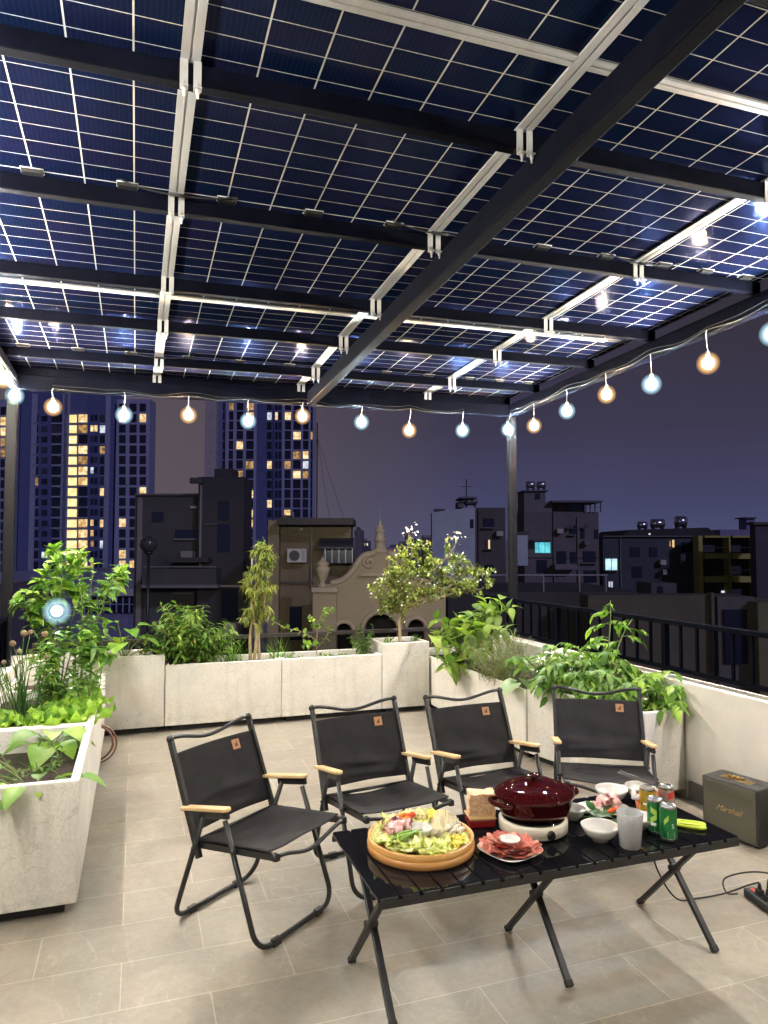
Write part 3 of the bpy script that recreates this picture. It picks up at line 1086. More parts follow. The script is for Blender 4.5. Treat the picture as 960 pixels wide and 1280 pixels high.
M_fat = mat('beef fat rim', (.78, .55, .42), .4)
M_enoki = mat('enoki stems', (.80, .70, .44), .5, var=.15, scale=20)
M_shroom = mat('grey mushroom', (.42, .37, .27), .5, col2=(.58, .52, .40), scale=30)
M_tom = mat('tomato red', (.60, .05, .018), .25, col2=(.66, .12, .03), scale=15, coat=.3)
M_carrot = mat('carrot orange', (.75, .22, .03), .4, var=.2, scale=20)
M_okra = foliage('green onion', (.16, .34, .05), (.34, .48, .10), .4, .4, .2)
def pos(a, r, z=0): return TC + Vector((math.cos(a) * r, math.sin(a) * r, z))
GL = 'vegetables and meat heaped in the bamboo tray'
def item(mesh_obj_data, name, loc, rot, sc_, label, cat, group):
    o = bpy.data.objects.new(name, mesh_obj_data)
    COL.objects.link(o)
    o.location, o.rotation_euler = loc, rot
    o.scale = (sc_, sc_, sc_) if not isinstance(sc_, tuple) else sc_
    return tag(o, label, cat, group)
def take(o):
    me = o.data
    bpy.data.objects.remove(o)
    return me
def ruffled(seed, L=.095, W=.08, amp=.007, curl=.010):
    rnd = random.Random(seed)
    ph = [rnd.uniform(0, 6) for _ in range(4)]
    def f(u, v):
        t, s = u, (v - .5) * 2
        wv = math.sin(PI * min(1, .12 + .88 * t) ** .8) ** .6
        x = (t - .5) * L
        y = s * W / 2 * wv
        e = abs(s) ** 1.5 + max(0, t - .6)
        z = amp * e * (math.sin(9 * t + ph[0] + 3 * s) + .6 * math.sin(17 * t + ph[1] - 4 * s)) + curl * s * s + .4 * curl * t * t
        return (x, y, z)
    return f
cabs = [take(MB().grid(ruffled(i), 16, 12).build('cabbage_leaf', M_cab if i % 2 else M_cabg, solid=.0012)) for i in range(5)]
def leafpile(angs, r0, r1, num, seed, label, zz=.030, s0=.75, s1=1.15):
    rnd = random.Random(seed)
    for k in range(num):
        a = rnd.uniform(*angs)
        rr = rnd.uniform(r0, r1)
        item(cabs[rnd.randrange(5)], 'cabbage_leaf', pos(a, rr, zz + .018 * (k / num) + rnd.uniform(0, .008)),
             (rnd.uniform(-.3, .3), rnd.uniform(-.25, .15), a + rnd.uniform(-1.2, 1.2)), rnd.uniform(s0, s1), label, 'vegetable', 'cabbage leaves in the bamboo tray')
rad = math.radians
LC = 'crinkled yellow-green cabbage leaf in the bamboo tray'
leafpile((rad(120), rad(200)), .10, .150, 13, 1, LC)
leafpile((rad(200), rad(262)), .09, .142, 13, 2, LC)
leafpile((rad(262), rad(330)), .10, .142, 13, 3, LC, .026)
leafpile((rad(40), rad(75)), .11, .15, 9, 4, LC, .034)
leafpile((rad(75), rad(120)), .12, .155, 10, 5, LC, .034)
leafpile((rad(0), rad(360)), .03, .14, 16, 6, LC, .016)
# marbled meat curls
def curl(seed, rad_=.016, wid=.03, turns=.75):
    rnd = random.Random(seed)
    def f(u, v):
        a = u * turns * 2 * PI
        r = rad_ * (1 + .35 * u + .08 * math.sin(7 * u + seed))
        return (r * math.cos(a), (v - .5) * wid * (1 + .15 * math.sin(9 * u)), r * math.sin(a) + .003 * math.sin(11 * v + seed))
    return f
curls = [take(MB().grid(curl(i), 16, 5).build('pork_slice', M_meat, solid=.0022)) for i in range(4)]
rnd = random.Random(11)
for k in range(26):
    a, rr = rad(rnd.uniform(128, 178)), rnd.uniform(.045, .125)
    item(curls[k % 4], 'pork_slice', pos(a, rr, .045 + rnd.uniform(0, .028)), (rnd.uniform(0, 3), rnd.uniform(0, 3), rnd.uniform(0, 6)), rnd.uniform(.75, 1.05), 'curled pink pork slice piled in the bamboo tray beside the white bowl', 'meat', 'curled pork slices in the bamboo tray')
# carrot and tomato wedges
wed = [take(MB().lathe([(.0001, -.034), (.008, -.026), (.0115, 0), (.008, .026), (.0001, .034)], 10, sx=.75).build('tomato_wedge', m_)) for m_ in (M_tom, M_carrot)]
for k in range(11):
    a = rad(92 + 3.2 * k + rnd.uniform(-3, 3))
    c_ = k > 6
    item(wed[1 if c_ else 0], 'carrot_stick' if c_ else 'tomato_wedge', pos(a, .098 + rnd.uniform(-.02, .02), .062 + rnd.uniform(0, .012)), (1.2 + rnd.uniform(-.3, .3), rnd.uniform(-.3, .3), a + rnd.uniform(-.7, .7)), rnd.uniform(.8, 1.05),
         'orange carrot stick in the bamboo tray' if c_ else 'glossy red tomato wedge in the bamboo tray', 'vegetable', 'carrot sticks in the bamboo tray' if c_ else 'tomato wedges in the bamboo tray')
# cauliflower clumps
def floret(seed):
    rnd2 = random.Random(seed)
    m = MB()
    for k in range(26):
        d = Vector((rnd2.gauss(0, 1), rnd2.gauss(0, 1), abs(rnd2.gauss(0, 1)))).normalized()
        m.ball(d * .014, rnd2.uniform(.004, .0075), 7, 5)
    m.lathe([(.006, -.014), (.010, .004), (.013, .008)], 8)
    return m
M_cauli = mat('cauliflower', (.80, .66, .32), .6, var=.2, scale=60)
M_corn = mat('yellow floret', (.78, .64, .10), .5, var=.2, scale=60)
flo = [take(floret(i).build('cauliflower_floret', M_cauli)) for i in range(3)] + [take(floret(9).build('cauliflower_floret', M_corn))]
for k, (ad, rr) in enumerate([(84, .13), (76, .118), (70, .135), (79, .147), (64, .12)]):
    item(flo[k % 3], 'cauliflower_floret', pos(rad(ad), rr, .058), (rnd.uniform(-.4, .4), rnd.uniform(-.4, .4), rnd.uniform(0, 6)), rnd.uniform(.85, 1.1), 'creamy cauliflower floret at the far rim of the bamboo tray', 'vegetable', 'cauliflower florets in the bamboo tray')
for k, (ad, rr) in enumerate([(50, .142), (44, .15), (38, .15), (46, .125), (312, .14), (318, .125), (300, .15), (322, .15)]):
    item(flo[3], 'flower_floret', pos(rad(ad), rr, .060 if ad < 90 else .045), (rnd.uniform(-.4, .4), rnd.uniform(-.4, .4), rnd.uniform(0, 6)), rnd.uniform(.85, 1.15), 'bright yellow floret in the bamboo tray', 'vegetable', 'yellow florets in the bamboo tray')
# enoki bundle, grey mushrooms, green onions
m = MB()
for k in range(230):
    t = rnd.uniform(-1, 1)
    a0 = Vector((-.055 + rnd.uniform(-.012, .012), t * .040, .012 + (1 - t * t) * rnd.uniform(0, .030)))
    b0 = Vector((.062 + rnd.uniform(-.016, .016), t * .052 + rnd.uniform(-.006, .006), .020 + (1 - t * t) * rnd.uniform(0, .034)))
    mid = a0.lerp(b0, .5) + Vector((0, rnd.uniform(-.005, .005), rnd.uniform(-.002, .008)))
    m.tube([a0, mid, b0], .0013, 4, cap=False)
    m.ball(b0, .0031, 5, 4)
o = m.build('enoki_mushroom_bundle', M_enoki)
o.location = pos(rad(12), .098, .030)
o.rotation_euler = (0, -.1, rad(65))
tag(o, 'fan of thin cream enoki mushrooms in the bamboo tray', 'mushrooms')
shm = take(MB().lathe([(.004, -.012), (.005, 0), (.016, .002), (.0165, .006), (.011, .012), (.0001, .015)], 12).build('grey_mushroom', M_shroom))
for k in range(13):
    a, rr = rad(rnd.uniform(-42, 4)), rnd.uniform(.085, .15)
    item(shm, 'grey_mushroom', pos(a, rr, .050 + rnd.uniform(0, .012)), (rnd.uniform(-.9, .9), rnd.uniform(-.9, .9), 0), rnd.uniform(.75, 1.1), 'small grey-brown mushroom cap in the bamboo tray', 'mushroom', 'grey mushroom caps in the bamboo tray')
stk_ = take(MB().tube([(-.05, 0, 0), (-.02, .002, .004), (.02, -.001, .004), (.05, .003, -.002)], [.0035, .0045, .0045, .003], 7).build('green_onion_stalk', M_okra))
for k in range(9):
    item(stk_, 'green_onion_stalk', pos(rad(214 + rnd.uniform(-12, 14)), .088 + rnd.uniform(-.022, .022), .066 + rnd.uniform(0, .008)), (0, rnd.uniform(-.1, .15), rad(20 + rnd.uniform(-14, 14))), rnd.uniform(.8, 1.1), 'green onion stalk in the bamboo tray beside the white bowl', 'vegetable', 'green onion stalks in the bamboo tray')
def bowl(name, loc, r, h, label, cat='bowl', group=None, fill=None, parent=None):
    m = MB().lathe([(r * .42, 0), (r * .45, .006), (r * .50, .008), (r * .80, h * .45), (r * .97, h * .85), (r, h), (r * .975, h), (r * .94, h * .85), (r * .76, h * .45), (r * .40, .014), (.0001, .012)], 40)
    o = m.build(name, M_porcelain)
    o.location = loc
    tag(o, label, cat, group)
    return o
bowl('sauce_bowl', pos(rad(250), .012, .036), .042, .042, 'small white bowl in the middle of the bamboo tray')
GB = 'white rice bowls on the table'
bowl('rice_bowl', (1.603, 2.205, T), .068, .054, 'white rice bowl between the hotpot burner and the frosted glass', group=GB)
bowl('rice_bowl', (1.888, 2.515, T), .066, .056, 'white rice bowl standing alone near the far table edge', group=GB)
bowl('rice_bowl', (1.628, 2.405, T), .048, .046, 'small white bowl tucked against the dark red pot', group=GB)
bowl('rice_bowl', (1.812, 2.245, T), .058, .046, 'white bowl mostly hidden behind the frosted glass', group=GB)
bowl('rice_bowl', (2.02, 2.50, T), .062, .056, 'white bowl with black chopsticks across it, behind the cans', group=GB)

# hotpot burner and enamel pot
SC = Vector((1.424, 2.368, T))
st = empty('portable_stove', SC, 0, 'round cream table-top burner under the dark red pot', 'stove')
M_cream = mat('cream enamel', (.72, .66, .54), .3, coat=.4)
MB().lathe([(.118, .004), (.127, .010), (.128, .044), (.124, .050), (.116, .051)], 48).build('body', M_cream, st)
MB().lathe([(.117, .0515), (.112, .056), (.0001, .057)], 40).build('hob_plate', mat('black glass hob', (.006, .006, .007), .12, coat=.5), st)
for k in range(4):
    a = k * PI / 2 + .6
    MB().lathe([(.012, 0), (.012, .0042)], 10, (math.cos(a) * .10, math.sin(a) * .10, 0)).build('foot', M_rubber, st)
ka = math.atan2(-2.368 - .25, -1.424 + 1.0) - .0
ka = rad(-92)
kd = Vector((math.cos(ka), math.sin(ka), 0))
kk = MB().tube([Vector((0, 0, .027)) + kd * .1265, Vector((0, 0, .027)) + kd * .131], .0165, 20)
ko = kk.build('dial_ring', mat('chrome', (.7, .7, .7), .12, 1.0), st)
MB().tube([Vector((0, 0, .027)) + kd * .130, Vector((0, 0, .027)) + kd * .141], .0125, 20).build('dial_knob', mat('black gloss knob', (.01, .01, .012), .1, coat=.6), ko)
m = MB()
for da in (-.28, -.2, .2, .28):
    d2 = Vector((math.cos(ka + da), math.sin(ka + da), 0))
    m.ball(Vector((0, 0, .022)) + d2 * .1277, .0018, 6, 5)
m.build('dial_marks', M_ink, st)
M_red = mat('burgundy enamel', (.034, .0026, .0034), .4, var=.2, scale=4, coat=.8, spec=.0, crough=.03)
PO = SC + Vector((.012, .010, .0575))
po = empty('casserole_pot', PO, rad(8), 'glossy dark red lidded casserole standing on the cream burner', 'pot')
SX, SY = 1.0, .90
MB().lathe([(.0001, .0), (.118, .0), (.132, .008), (.143, .035), (.150, .068), (.153, .070), (.148, .070), (.0001, .069)], 56, sx=SX, sy=SY).build('body', M_red, po)
ld = MB().lathe([(.1535, .0705), (.157, .075), (.154, .081), (.146, .086), (.120, .100), (.116, .1025), (.112, .101), (.08, .112), (.074, .1145), (.070, .1135), (.04, .120), (.0001, .123)], 56, sx=SX, sy=SY).build('lid', M_red, po)
m = MB()
for k in range(34):
    a = 2 * PI * k / 34
    m.ball((math.cos(a) * .133 * SX, math.sin(a) * .133 * SY, .0935), .0026, 6, 5)
m.build('bead_ring', M_red, ld)
MB().lathe([(.013, .1215), (.010, .127), (.011, .132), (.024, .136), (.027, .141), (.022, .146), (.0001, .148)], 28).build('lid_knob', M_red, ld)
for s in (-1, 1):
    pts = [(s * .140, -.052, .060), (s * .170, -.046, .064), (s * .184, -.022, .065), (s * .187, 0, .065), (s * .184, .022, .065), (s * .170, .046, .064), (s * .140, .052, .060)]
    m = MB().tube(smooth_path(pts, 4), .0085, 8)
    m.build('pot_handle', M_red, po)

# red box and speckled noodle block
o = empty('red_box', (1.262, 2.485, T), rad(-12), 'low dark red box under the speckled block, between tray and pot', 'box')
MB().box(-.05, -.045, 0, .05, .045, .030).build('tub', mat('red plastic', (.20, .008, .010), .3, coat=.3), o, bevel=.005)
MB().box(-.052, -.047, .0302, .052, .047, .036).build('rim', mat('amber film', (.55, .36, .16), .3, coat=.5), o, bevel=.002)
def blockf(m):
    return m
m = MB()
def bl(u, v, w_):
    p = Vector(((u - .5) * .10, (v - .5) * .05, w_ * .085))
    q = noise.noise_vector(p * 38) * .005
    return p + q
N = 10
for face in range(6):
    def ff(u, v, face=face):
        return (bl(u, v, 0), bl(u, v, 1), bl(0, u, v), bl(1, u, v), bl(u, 0, v), bl(u, 1, v))[face]
    m.grid(ff, N, N)
o = m.build('dried_noodle_block', mat('speckled beige noodles', (.80, .66, .42), .6, col2=(.66, .34, .18), scale=42, detail=2, bump=.6, bscale=80))
o.location = (1.268, 2.492, T + .037)
o.rotation_euler = (.12, 0, rad(-14))
tag(o, 'speckled beige block standing on the low dark red box', 'food')

# plate of beef
pc = Vector((1.243, 2.222, T))
pl = MB()
def plate(r, z, k=4.0):
    out = []
    for i in range(64):
        a = 2 * PI * i / 64
        c, s = math.cos(a), math.sin(a)
        q = (abs(c) ** k + abs(s) ** k) ** (-1 / k)
        out.append(Vector((c * q * r, s * q * r, z + (.004 if r > .08 else 0) * (q - 1) * 3)))
    return out
rings = [plate(.055, 0), plate(.062, .002), plate(.094, .012), plate(.096, .014), plate(.092, .0145), plate(.060, .006)]
vs = [p for r_ in rings for p in r_]
fs = [tuple(range(63, -1, -1))] + [(i * 64 + k, i * 64 + (k + 1) % 64, (i + 1) * 64 + (k + 1) % 64, (i + 1) * 64 + k) for i in range(5) for k in range(64)] + [tuple(5 * 64 + k for k in range(64))]
o = pl.add(vs, fs, True).build('square_plate', M_porcelain)
o.location, o.rotation_euler = pc, (0, 0, rad(18))
tag(o, 'square white plate ringed with raw beef slices', 'plate')
def beefs(seed):
    rnd2 = random.Random(seed)
    p1, p2 = rnd2.uniform(0, 6), rnd2.uniform(0, 6)
    def f(u, v):
        a, r = u * 2 * PI, .006 + v * .026
        wob = 1 + .15 * math.sin(3 * a + p1)
        return (r * math.cos(a) * wob * 1.15, r * math.sin(a) * wob * .85, .004 * math.sin(2 * a + p2) * v + .004 * v * v + .0025 * math.sin(4 * a + p1) * v * v)
    m = MB().grid(f, 22, 4)
    m.add([f(i / 22, 0) for i in range(22)], [tuple(range(22))], True)
    return m
bs = [take(beefs(i).build('beef_slice', M_beef, solid=.0025)) for i in range(4)]
M_beef2 = mat('pale raw beef slice', (.60, .14, .10), .3, col2=(.80, .46, .34), scale=90, spec=.5, detail=2)
bs += [take(beefs(i + 10).build('beef_slice', M_beef2, solid=.0025)) for i in range(2)]
for ring, (rr, nn, zz, tilt) in enumerate([(.074, 16, .015, .22), (.060, 14, .021, .30), (.050, 10, .026, .34)]):
    for k in range(nn):
        a = 2 * PI * k / nn + ring * .2
        item(bs[rnd.randrange(6)], 'beef_slice', pc + Vector((math.cos(a) * rr, math.sin(a) * rr, zz + rnd.uniform(-.002, .004))), (rnd.uniform(-.3, .3), tilt * -1, a), rnd.uniform(.85, 1.05), 'folded raw beef slice on the square white plate', 'meat', 'raw beef slices on the square plate')
bowl('sauce_dish', pc + Vector((0, 0, .030)), .037, .018, 'tiny white dish in the middle of the beef plate', 'dish')

# frosted glass
gm2 = mat('frosted cold glass', (.97, .98, .98), .22, trans=.62, bump=.35, bscale=120)
o = empty('drinking_glass', (1.667, 2.12, T), 0, 'tall frosted glass of iced water', 'glass')
MB().lathe([(.0001, .0), (.033, .0), (.036, .004), (.042, .07), (.046, .122), (.0445, .1225), (.0405, .07), (.0335, .012), (.0001, .010)], 36).build('tumbler', gm2, o)
MB().lathe([(.0001, .0105), (.033, .0125), (.0395, .07), (.0413, .086), (.0001, .086)], 28).build('water', mat('iced water', (.94, .95, .95), .3, trans=.35, bump=.8, bscale=55), o)

# drink cans
def can(loc, body, lab, band=None, rz=0, marks=()):
    r = empty('drink_can', loc, rz, lab, 'can', 'slim drink cans on the table')
    MB().lathe([(.020, 0), (.024, .001), (.027, .010), (.0295, .014)], 28).build('base', mat('can aluminium', (.62, .62, .62), .25, .9), r)
    b = MB().lathe([(.0296, .0141), (.0296, .116)], 32)
    b.f = b.f[:-2]; b.sm = b.sm[:-2]
    b = b.build('can_body', body, r)
    MB().lathe([(.0296, .1162), (.0265, .124), (.0262, .127), (.0250, .1272), (.0245, .124), (.0001, .124)], 28).build('can_top', mat('can aluminium', (.62, .62, .62), .25, .9), r)
    MB().box(-.006, -.010, .1243, .006, .010, .1256).build('pull_tab', mat('can aluminium', (.62, .62, .62), .25, .9), r, bevel=.001)
    for (z0, z1, a0, a1, m_, sl) in marks:
        def f(u, v, z0=z0, z1=z1, a0=a0, a1=a1, sl=sl):
            a = rad(a0 + (a1 - a0) * u)
            return (.02985 * math.cos(a), .02985 * math.sin(a), z0 + (z1 - z0) * v + sl * (u - .5))
        MB().grid(f, 8, 2).build('print', m_, b)
    return r
M_cgreen = mat('green can lacquer', (.010, .17, .045), .28, .5, col2=(.014, .21, .055), scale=12, coat=.4)
M_cyel = mat('gold can lacquer', (.62, .40, .05), .28, .6, var=.25, scale=25, coat=.4)
M_csil = mat('silver can lacquer', (.60, .58, .56), .3, .7, col2=(.55, .06, .05), scale=9, coat=.4, detail=1)
M_pw = mat('white can print', (.78, .80, .76), .4)
M_pg = mat('lime can print', (.40, .62, .10), .4)
M_pb = mat('black can print', (.015, .015, .02), .4)
M_ps = mat('silver can print', (.55, .60, .56), .3, .6)
gmarks = [(.0145, .038, -180, 180, M_ps, 0), (.078, .1, -125, -55, M_pg, .012), (.066, .074, -120, -70, M_pg, .01)]
def text_on_can(parent, s, a_mid, z0, size, m_):
    cu = bpy.data.curves.new('lettering', 'FONT')
    cu.body = s
    cu.size = size
    cu.align_x = 'CENTER'
    to = bpy.data.objects.new('lettering', cu)
    COL.objects.link(to)
    bpy.context.view_layer.update()
    me = bpy.data.meshes.new_from_object(to.evaluated_get(bpy.context.evaluated_depsgraph_get()))
    bpy.data.objects.remove(to)
    for v in me.vertices:
        x, y = v.co.x, v.co.y
        a = a_mid + x / .0300
        v.co = (.0300 * math.cos(a), .0300 * math.sin(a), z0 + y)
    me.materials.clear()
    me.materials.append(m_)
    o = bpy.data.objects.new('lettering', me)
    COL.objects.link(o)
    o.parent = parent
    return o
c1 = can((1.836, 2.122, T), M_cgreen, 'green slim can with silver foot, standing in front of the other cans', marks=[gmarks[0], (.040, .085, -100, -50, M_pw, .02), (.045, .09, -75, -48, M_pg, .02)] if False else [gmarks[0], (.07, .088, -160, -128, M_pg, .02)])
c2 = can((1.838, 2.192, T), M_cgreen, 'green slim can with lime leaf print, directly behind the front green can', marks=[gmarks[0], (.05, .070, -165, -120, M_pg, .018), (.076, .096, -165, -120, M_pg, -.012), (.035, .046, -165, -125, M_pw, .0)])
c3 = can((1.896, 2.305, T), M_cyel, 'golden yellow slim can with a dark band, beside the green cans', marks=[(.062, .074, -200, -20, M_pb, 0), (.064, .072, -160, -120, M_pw, 0)])
c4 = can((1.975, 2.292, T), M_csil, 'silver and red slim can behind the green cans', marks=[(.085, .110, -120, -20, mat('red can print', (.60, .05, .04), .35), .01)])
body1 = [x for x in COL.objects if x.parent == c1 and x.name.startswith('can_body')][0]
text_on_can(body1, 'S', rad(-100), .052, .022, M_pw)

# orange bucket lined with white film
o = empty('snack_bucket', (1.965, 2.375, T), 0, 'orange bucket lined with crumpled white film, behind the cans', 'bucket')
MB().lathe([(.0001, 0), (.046, 0), (.050, .004), (.060, .066), (.0575, .066), (.047, .006), (.0001, .005)], 30).build('tub', mat('orange print', (.62, .14, .03), .4, col2=(.70, .42, .25), scale=18, coat=.3), o)
m = MB()
def film(u, v):
    a = u * 2 * PI
    r = .052 + .020 * v + .005 * math.sin(7 * a) * v + .003 * math.sin(17 * a + 1)
    return (r * math.cos(a), r * math.sin(a), .064 + .016 * math.sin(v * 2.6) - .016 * v * v + .004 * math.sin(9 * a + 2))
m.grid(film, 60, 6)
m.build('film', mat('white film', (.74, .71, .68), .3, trans=.2), o, solid=.001)
MB().lathe([(.0001, .055), (.048, .052), (.052, .058)], 20).build('filling', mat('orange crisps', (.60, .20, .05), .6, var=.5, scale=60), o)
# chopsticks
for k, (a, b) in enumerate([((1.985, 2.60, T + .083), (2.055, 2.418, T + .070)), ((2.005, 2.61, T + .085), (2.066, 2.425, T + .071))]):
    a, b = Vector(a), Vector(b)
    o = MB().tube([a - (a + b) / 2, b - (a + b) / 2], [.0046, .003], 8).build('chopstick', mat('grey lacquer', (.06, .06, .065), .3))
    o.location = (a + b) / 2
    tag(o, 'black chopstick lying across the white bowl behind the cans', 'chopstick', 'pair of black chopsticks')
# oval plate with pink meat and herbs
o = MB().lathe([(.0001, .0), (.07, .0), (.078, .003), (.115, .014), (.117, .017), (.112, .0165), (.076, .006), (.0001, .005)], 44, sx=1.0, sy=.62).build('oval_plate', M_porcelain)
o.location, o.rotation_euler = (1.775, 2.435, T), (0, 0, rad(-14))
tag(o, 'oval white plate with pink meat, behind the frosted glass', 'plate')
for k in range(9):
    item(curls[k % 4], 'pork_slice', (1.79 + rnd.uniform(-.04, .06), 2.445 + rnd.uniform(-.025, .02), T + .022 + rnd.uniform(0, .016)), (rnd.uniform(0, 3), rnd.uniform(0, 3), rnd.uniform(0, 6)), rnd.uniform(.8, 1.1), 'pink pork slice on the oval white plate', 'meat', 'pork slices on the oval plate')
M_herb = foliage('dark herb leaf', (.022, .075, .016), (.045, .13, .03), .35, .5, .2)
hl = take(MB().leaf((0, 0, 0), (1, 0, 0), (0, 0, 1), .055, .028, .2, .4, 4).build('herb_leaf', M_herb))
for k in range(26):
    item(hl, 'herb_leaf', (1.725 + rnd.uniform(-.065, .055), 2.365 + rnd.uniform(-.03, .035), T + .004 + rnd.uniform(0, .022)), (rnd.uniform(-.5, .5), rnd.uniform(-.7, .1), rnd.uniform(0, 6.28)), rnd.uniform(.8, 1.25), 'dark green herb leaf heaped in front of the oval plate', 'herb', 'dark herb leaves by the oval plate')
item(wed[0], 'tomato_wedge', (1.80, 2.345, T + .022), (1.4, .2, .4), 1.2, 'red tomato wedge beside the dark herb leaves', 'vegetable', None)
item(wed[0], 'tomato_wedge', (1.772, 2.352, T + .036), (1.2, .5, 1.2), .8, 'small red tomato wedge lying on the dark herb leaves', 'vegetable', None)
# lime green kitchen scissors
s_ = empty('kitchen_scissors', (1.955, 2.235, T), rad(-40), 'kitchen scissors with lime green loop handles lying by the green cans', 'scissors')
M_lime = mat('lime plastic', (.52, .66, .02), .35, coat=.3)
def loop(cx_, cy_, lx, ly, r):
    pts = []
    for k in range(24):
        a = 2 * PI * k / 24
        c, s = math.cos(a), math.sin(a)
        pts.append((cx_ + lx * math.copysign(abs(c) ** .7, c), cy_ + ly * math.copysign(abs(s) ** .7, s), .008))
    return MB().tube(pts, r, 8, closed=True)
loop(.062, .016, .050, .013, .0062).build('handle', M_lime, s_)
loop(.062, -.016, .050, .013, .0062).build('handle', M_lime, s_)
for s in (-1, 1):
    MB().add([(.02, s * .006, .006), (-.02, s * .008, .006), (-.105, s * .001, .006), (-.02, -s * .004, .006), (.02, -s * .004, .006)] + [(.02, s * .006, .0085), (-.02, s * .008, .0085), (-.105, s * .001, .0085), (-.02, -s * .004, .0085), (.02, -s * .004, .0085)],
             [(0, 1, 2, 3, 4), (9, 8, 7, 6, 5), (0, 5, 6, 1), (1, 6, 7, 2), (2, 7, 8, 3), (3, 8, 9, 4), (4, 9, 5, 0)]).build('blade', mat('chrome', (.7, .7, .7), .12, 1.0), s_).location.z = s * .0015

# ------------------------------------------------------------------ loudspeaker
A, B = Vector((2.861, 3.05, 0)), Vector((2.929, 2.752, 0))
sp = empty('loudspeaker', (A + B) / 2, math.atan2((B - A).y, (B - A).x), 'dark amplifier-style loudspeaker with olive cloth front by the white parapet', 'speaker')
wd = (B - A).length / 2
# local x runs along the front, +y goes towards the wall
M_vinyl = mat('black leatherette', (.018, .018, .018), .5, var=.3, scale=120, bump=.5, bscale=320)
MB().box(-wd, .004, .008, wd, .185, .290).build('cabinet', M_vinyl, sp, bevel=.008)
M_cloth = mat('olive grille cloth', (.112, .106, .076), .75, col2=(.080, .076, .055), scale=260, bump=.4, bscale=400, stretch=(1, 1, .5))
gr = MB().box(-wd + .012, -.001, .020, wd - .012, .0035, .279).build('grille_cloth', M_cloth, sp)
cu = bpy.data.curves.new('logo', 'FONT')
cu.body = 'Marshall'
cu.size = .041
cu.shear = .5
cu.align_x = 'CENTER'
cu.extrude = .0015
to = bpy.data.objects.new('logo', cu)
COL.objects.link(to)
bpy.context.view_layer.update()
me = bpy.data.meshes.new_from_object(to.evaluated_get(bpy.context.evaluated_depsgraph_get()))
bpy.data.objects.remove(to)
me.materials.clear()
M_brass = mat('brass', (.55, .38, .14), .28, 1.0)
me.materials.append(mat('gold lettering', (.55, .42, .22), .35, .4))
lo = bpy.data.objects.new('logo', me)
COL.objects.link(lo)
lo.parent = sp
lo.location = (-.002, -.0032, .138)
lo.rotation_euler = (PI / 2, 0, 0)
MB().box(-.085, .060, .2905, .085, .105, .2925).build('control_plate', M_brass, sp, bevel=.001)
for k in range(4):
    MB().lathe([(.009, .2926), (.009, .304), (.0075, .306), (.0001, .306)], 16, (-.045 + .024 * k, .083, 0)).build('knob', M_brass, sp)
MB().tube([(.062, .083, .2926), (.062, .079, .306)], .0028, 8).build('toggle_switch', M_brass, sp)
for sx_ in (-1, 1):
    for yy in (.03, .16):
        MB().lathe([(.012, .0008), (.012, .0078)], 12, (sx_ * (wd - .025), yy, 0)).build('foot', M_rubber, sp)

# ------------------------------------------------------------------ power strip and leads
ps = empty('power_strip', (2.487, 2.27, 0), rad(-101), 'black power strip with two plugs on the floor by the loudspeaker', 'power strip')
MB().box(-.16, -.026, .001, .16, .026, .036).build('case', mat('black plastic case', (.012, .012, .014), .35), ps, bevel=.008)
MB().box(-.15, -.020, .0362, .15, .020, .0375).build('socket_face', mat('dark grey plastic', (.03, .03, .035), .4), ps)
MB().box(-.135, -.009, .0376, -.112, .009, .042).build('switch', emitter('red neon switch', (1, .22, .16), .8), ps, bevel=.002)
MB().box(-.020, -.012, .0376, .006, .012, .0395).build('yellow_tag', mat('yellow sticker', (.75, .65, .10), .5), ps)
for x_ in (-.085, -.035):
    m = MB().box(x_ - .013, -.013, .0376, x_ + .013, .013, .060)
    m.lathe([(.010, .060), (.0055, .085)], 10, (x_, 0, 0))
    m.build('plug', M_rubber, ps, bevel=.002)
def lead(pts, label, r=.0035):
    p0 = Vector(pts[0])
    o = MB().tube([p - p0 for p in smooth_path(pts, 8)], r, 8).build('power_lead', M_rubber)
    o.location = p0
    return tag(o, label, 'cord')
lead([(1.98, 2.40, .37), (2.02, 2.41, .20), (2.16, 2.46, .03), (2.28, 2.47, .005), (2.40, 2.44, .02), (2.47, 2.38, .07), (2.502, 2.353, .088)], 'black lead running from under the table to the power strip')
lead([(2.494, 2.305, .088), (2.50, 2.30, .13), (2.62, 2.36, .09), (2.80, 2.55, .006), (2.98, 2.68, .02), (3.05, 2.80, .10)], 'black lead curving from the power strip to the loudspeaker')
lead([(2.455, 2.422, .018), (2.42, 2.45, .016), (2.47, 2.50, .05), (2.62, 2.44, .075), (2.75, 2.30, .04), (2.9, 2.1, .005), (3.1, 1.9, .004)], 'black lead looping out of the end of the power strip')

# ------------------------------------------------------------------ coiled hose and garden lamp
m = MB()
pts = []
for k in range(120):
    a = k / 120 * 2 * PI * 3
    rr = .112 + .022 * math.sin(a * .29) ** 2 + .006 * math.sin(a * 1.3)
    pts.append((math.cos(a) * rr, -.03 + .020 * (k / 120) * 3, .145 + math.sin(a) * rr))
m.tube(pts, .0065, 8)
o = m.build('garden_hose', mat('brown hose', (.16, .075, .05), .4, var=.2))
o.location = (-.245, 5.335, 0)
tag(o, 'coiled brown garden hose leaning on the end of the lettuce planter', 'hose')
fl_ = empty('garden_floodlight', (-.455, 4.86, .48), 0, 'lit white floodlight on a stake inside the tall leafy shrub', 'lamp')
MB().tube([(0, 0, 0), (0, 0, .56)], .008, 8).build('stake', M_black, fl_)
MB().lathe([(.0001, 0), (.045, 0), (.05, .01), (.05, .03), (.0001, .03)][::-1], 24).build('housing', M_black, fl_)
hs = [x for x in COL.objects if x.parent == fl_ and x.name.startswith('housing')][0]
ry = math.radians(80)
hs.location = (0, 0, .62)
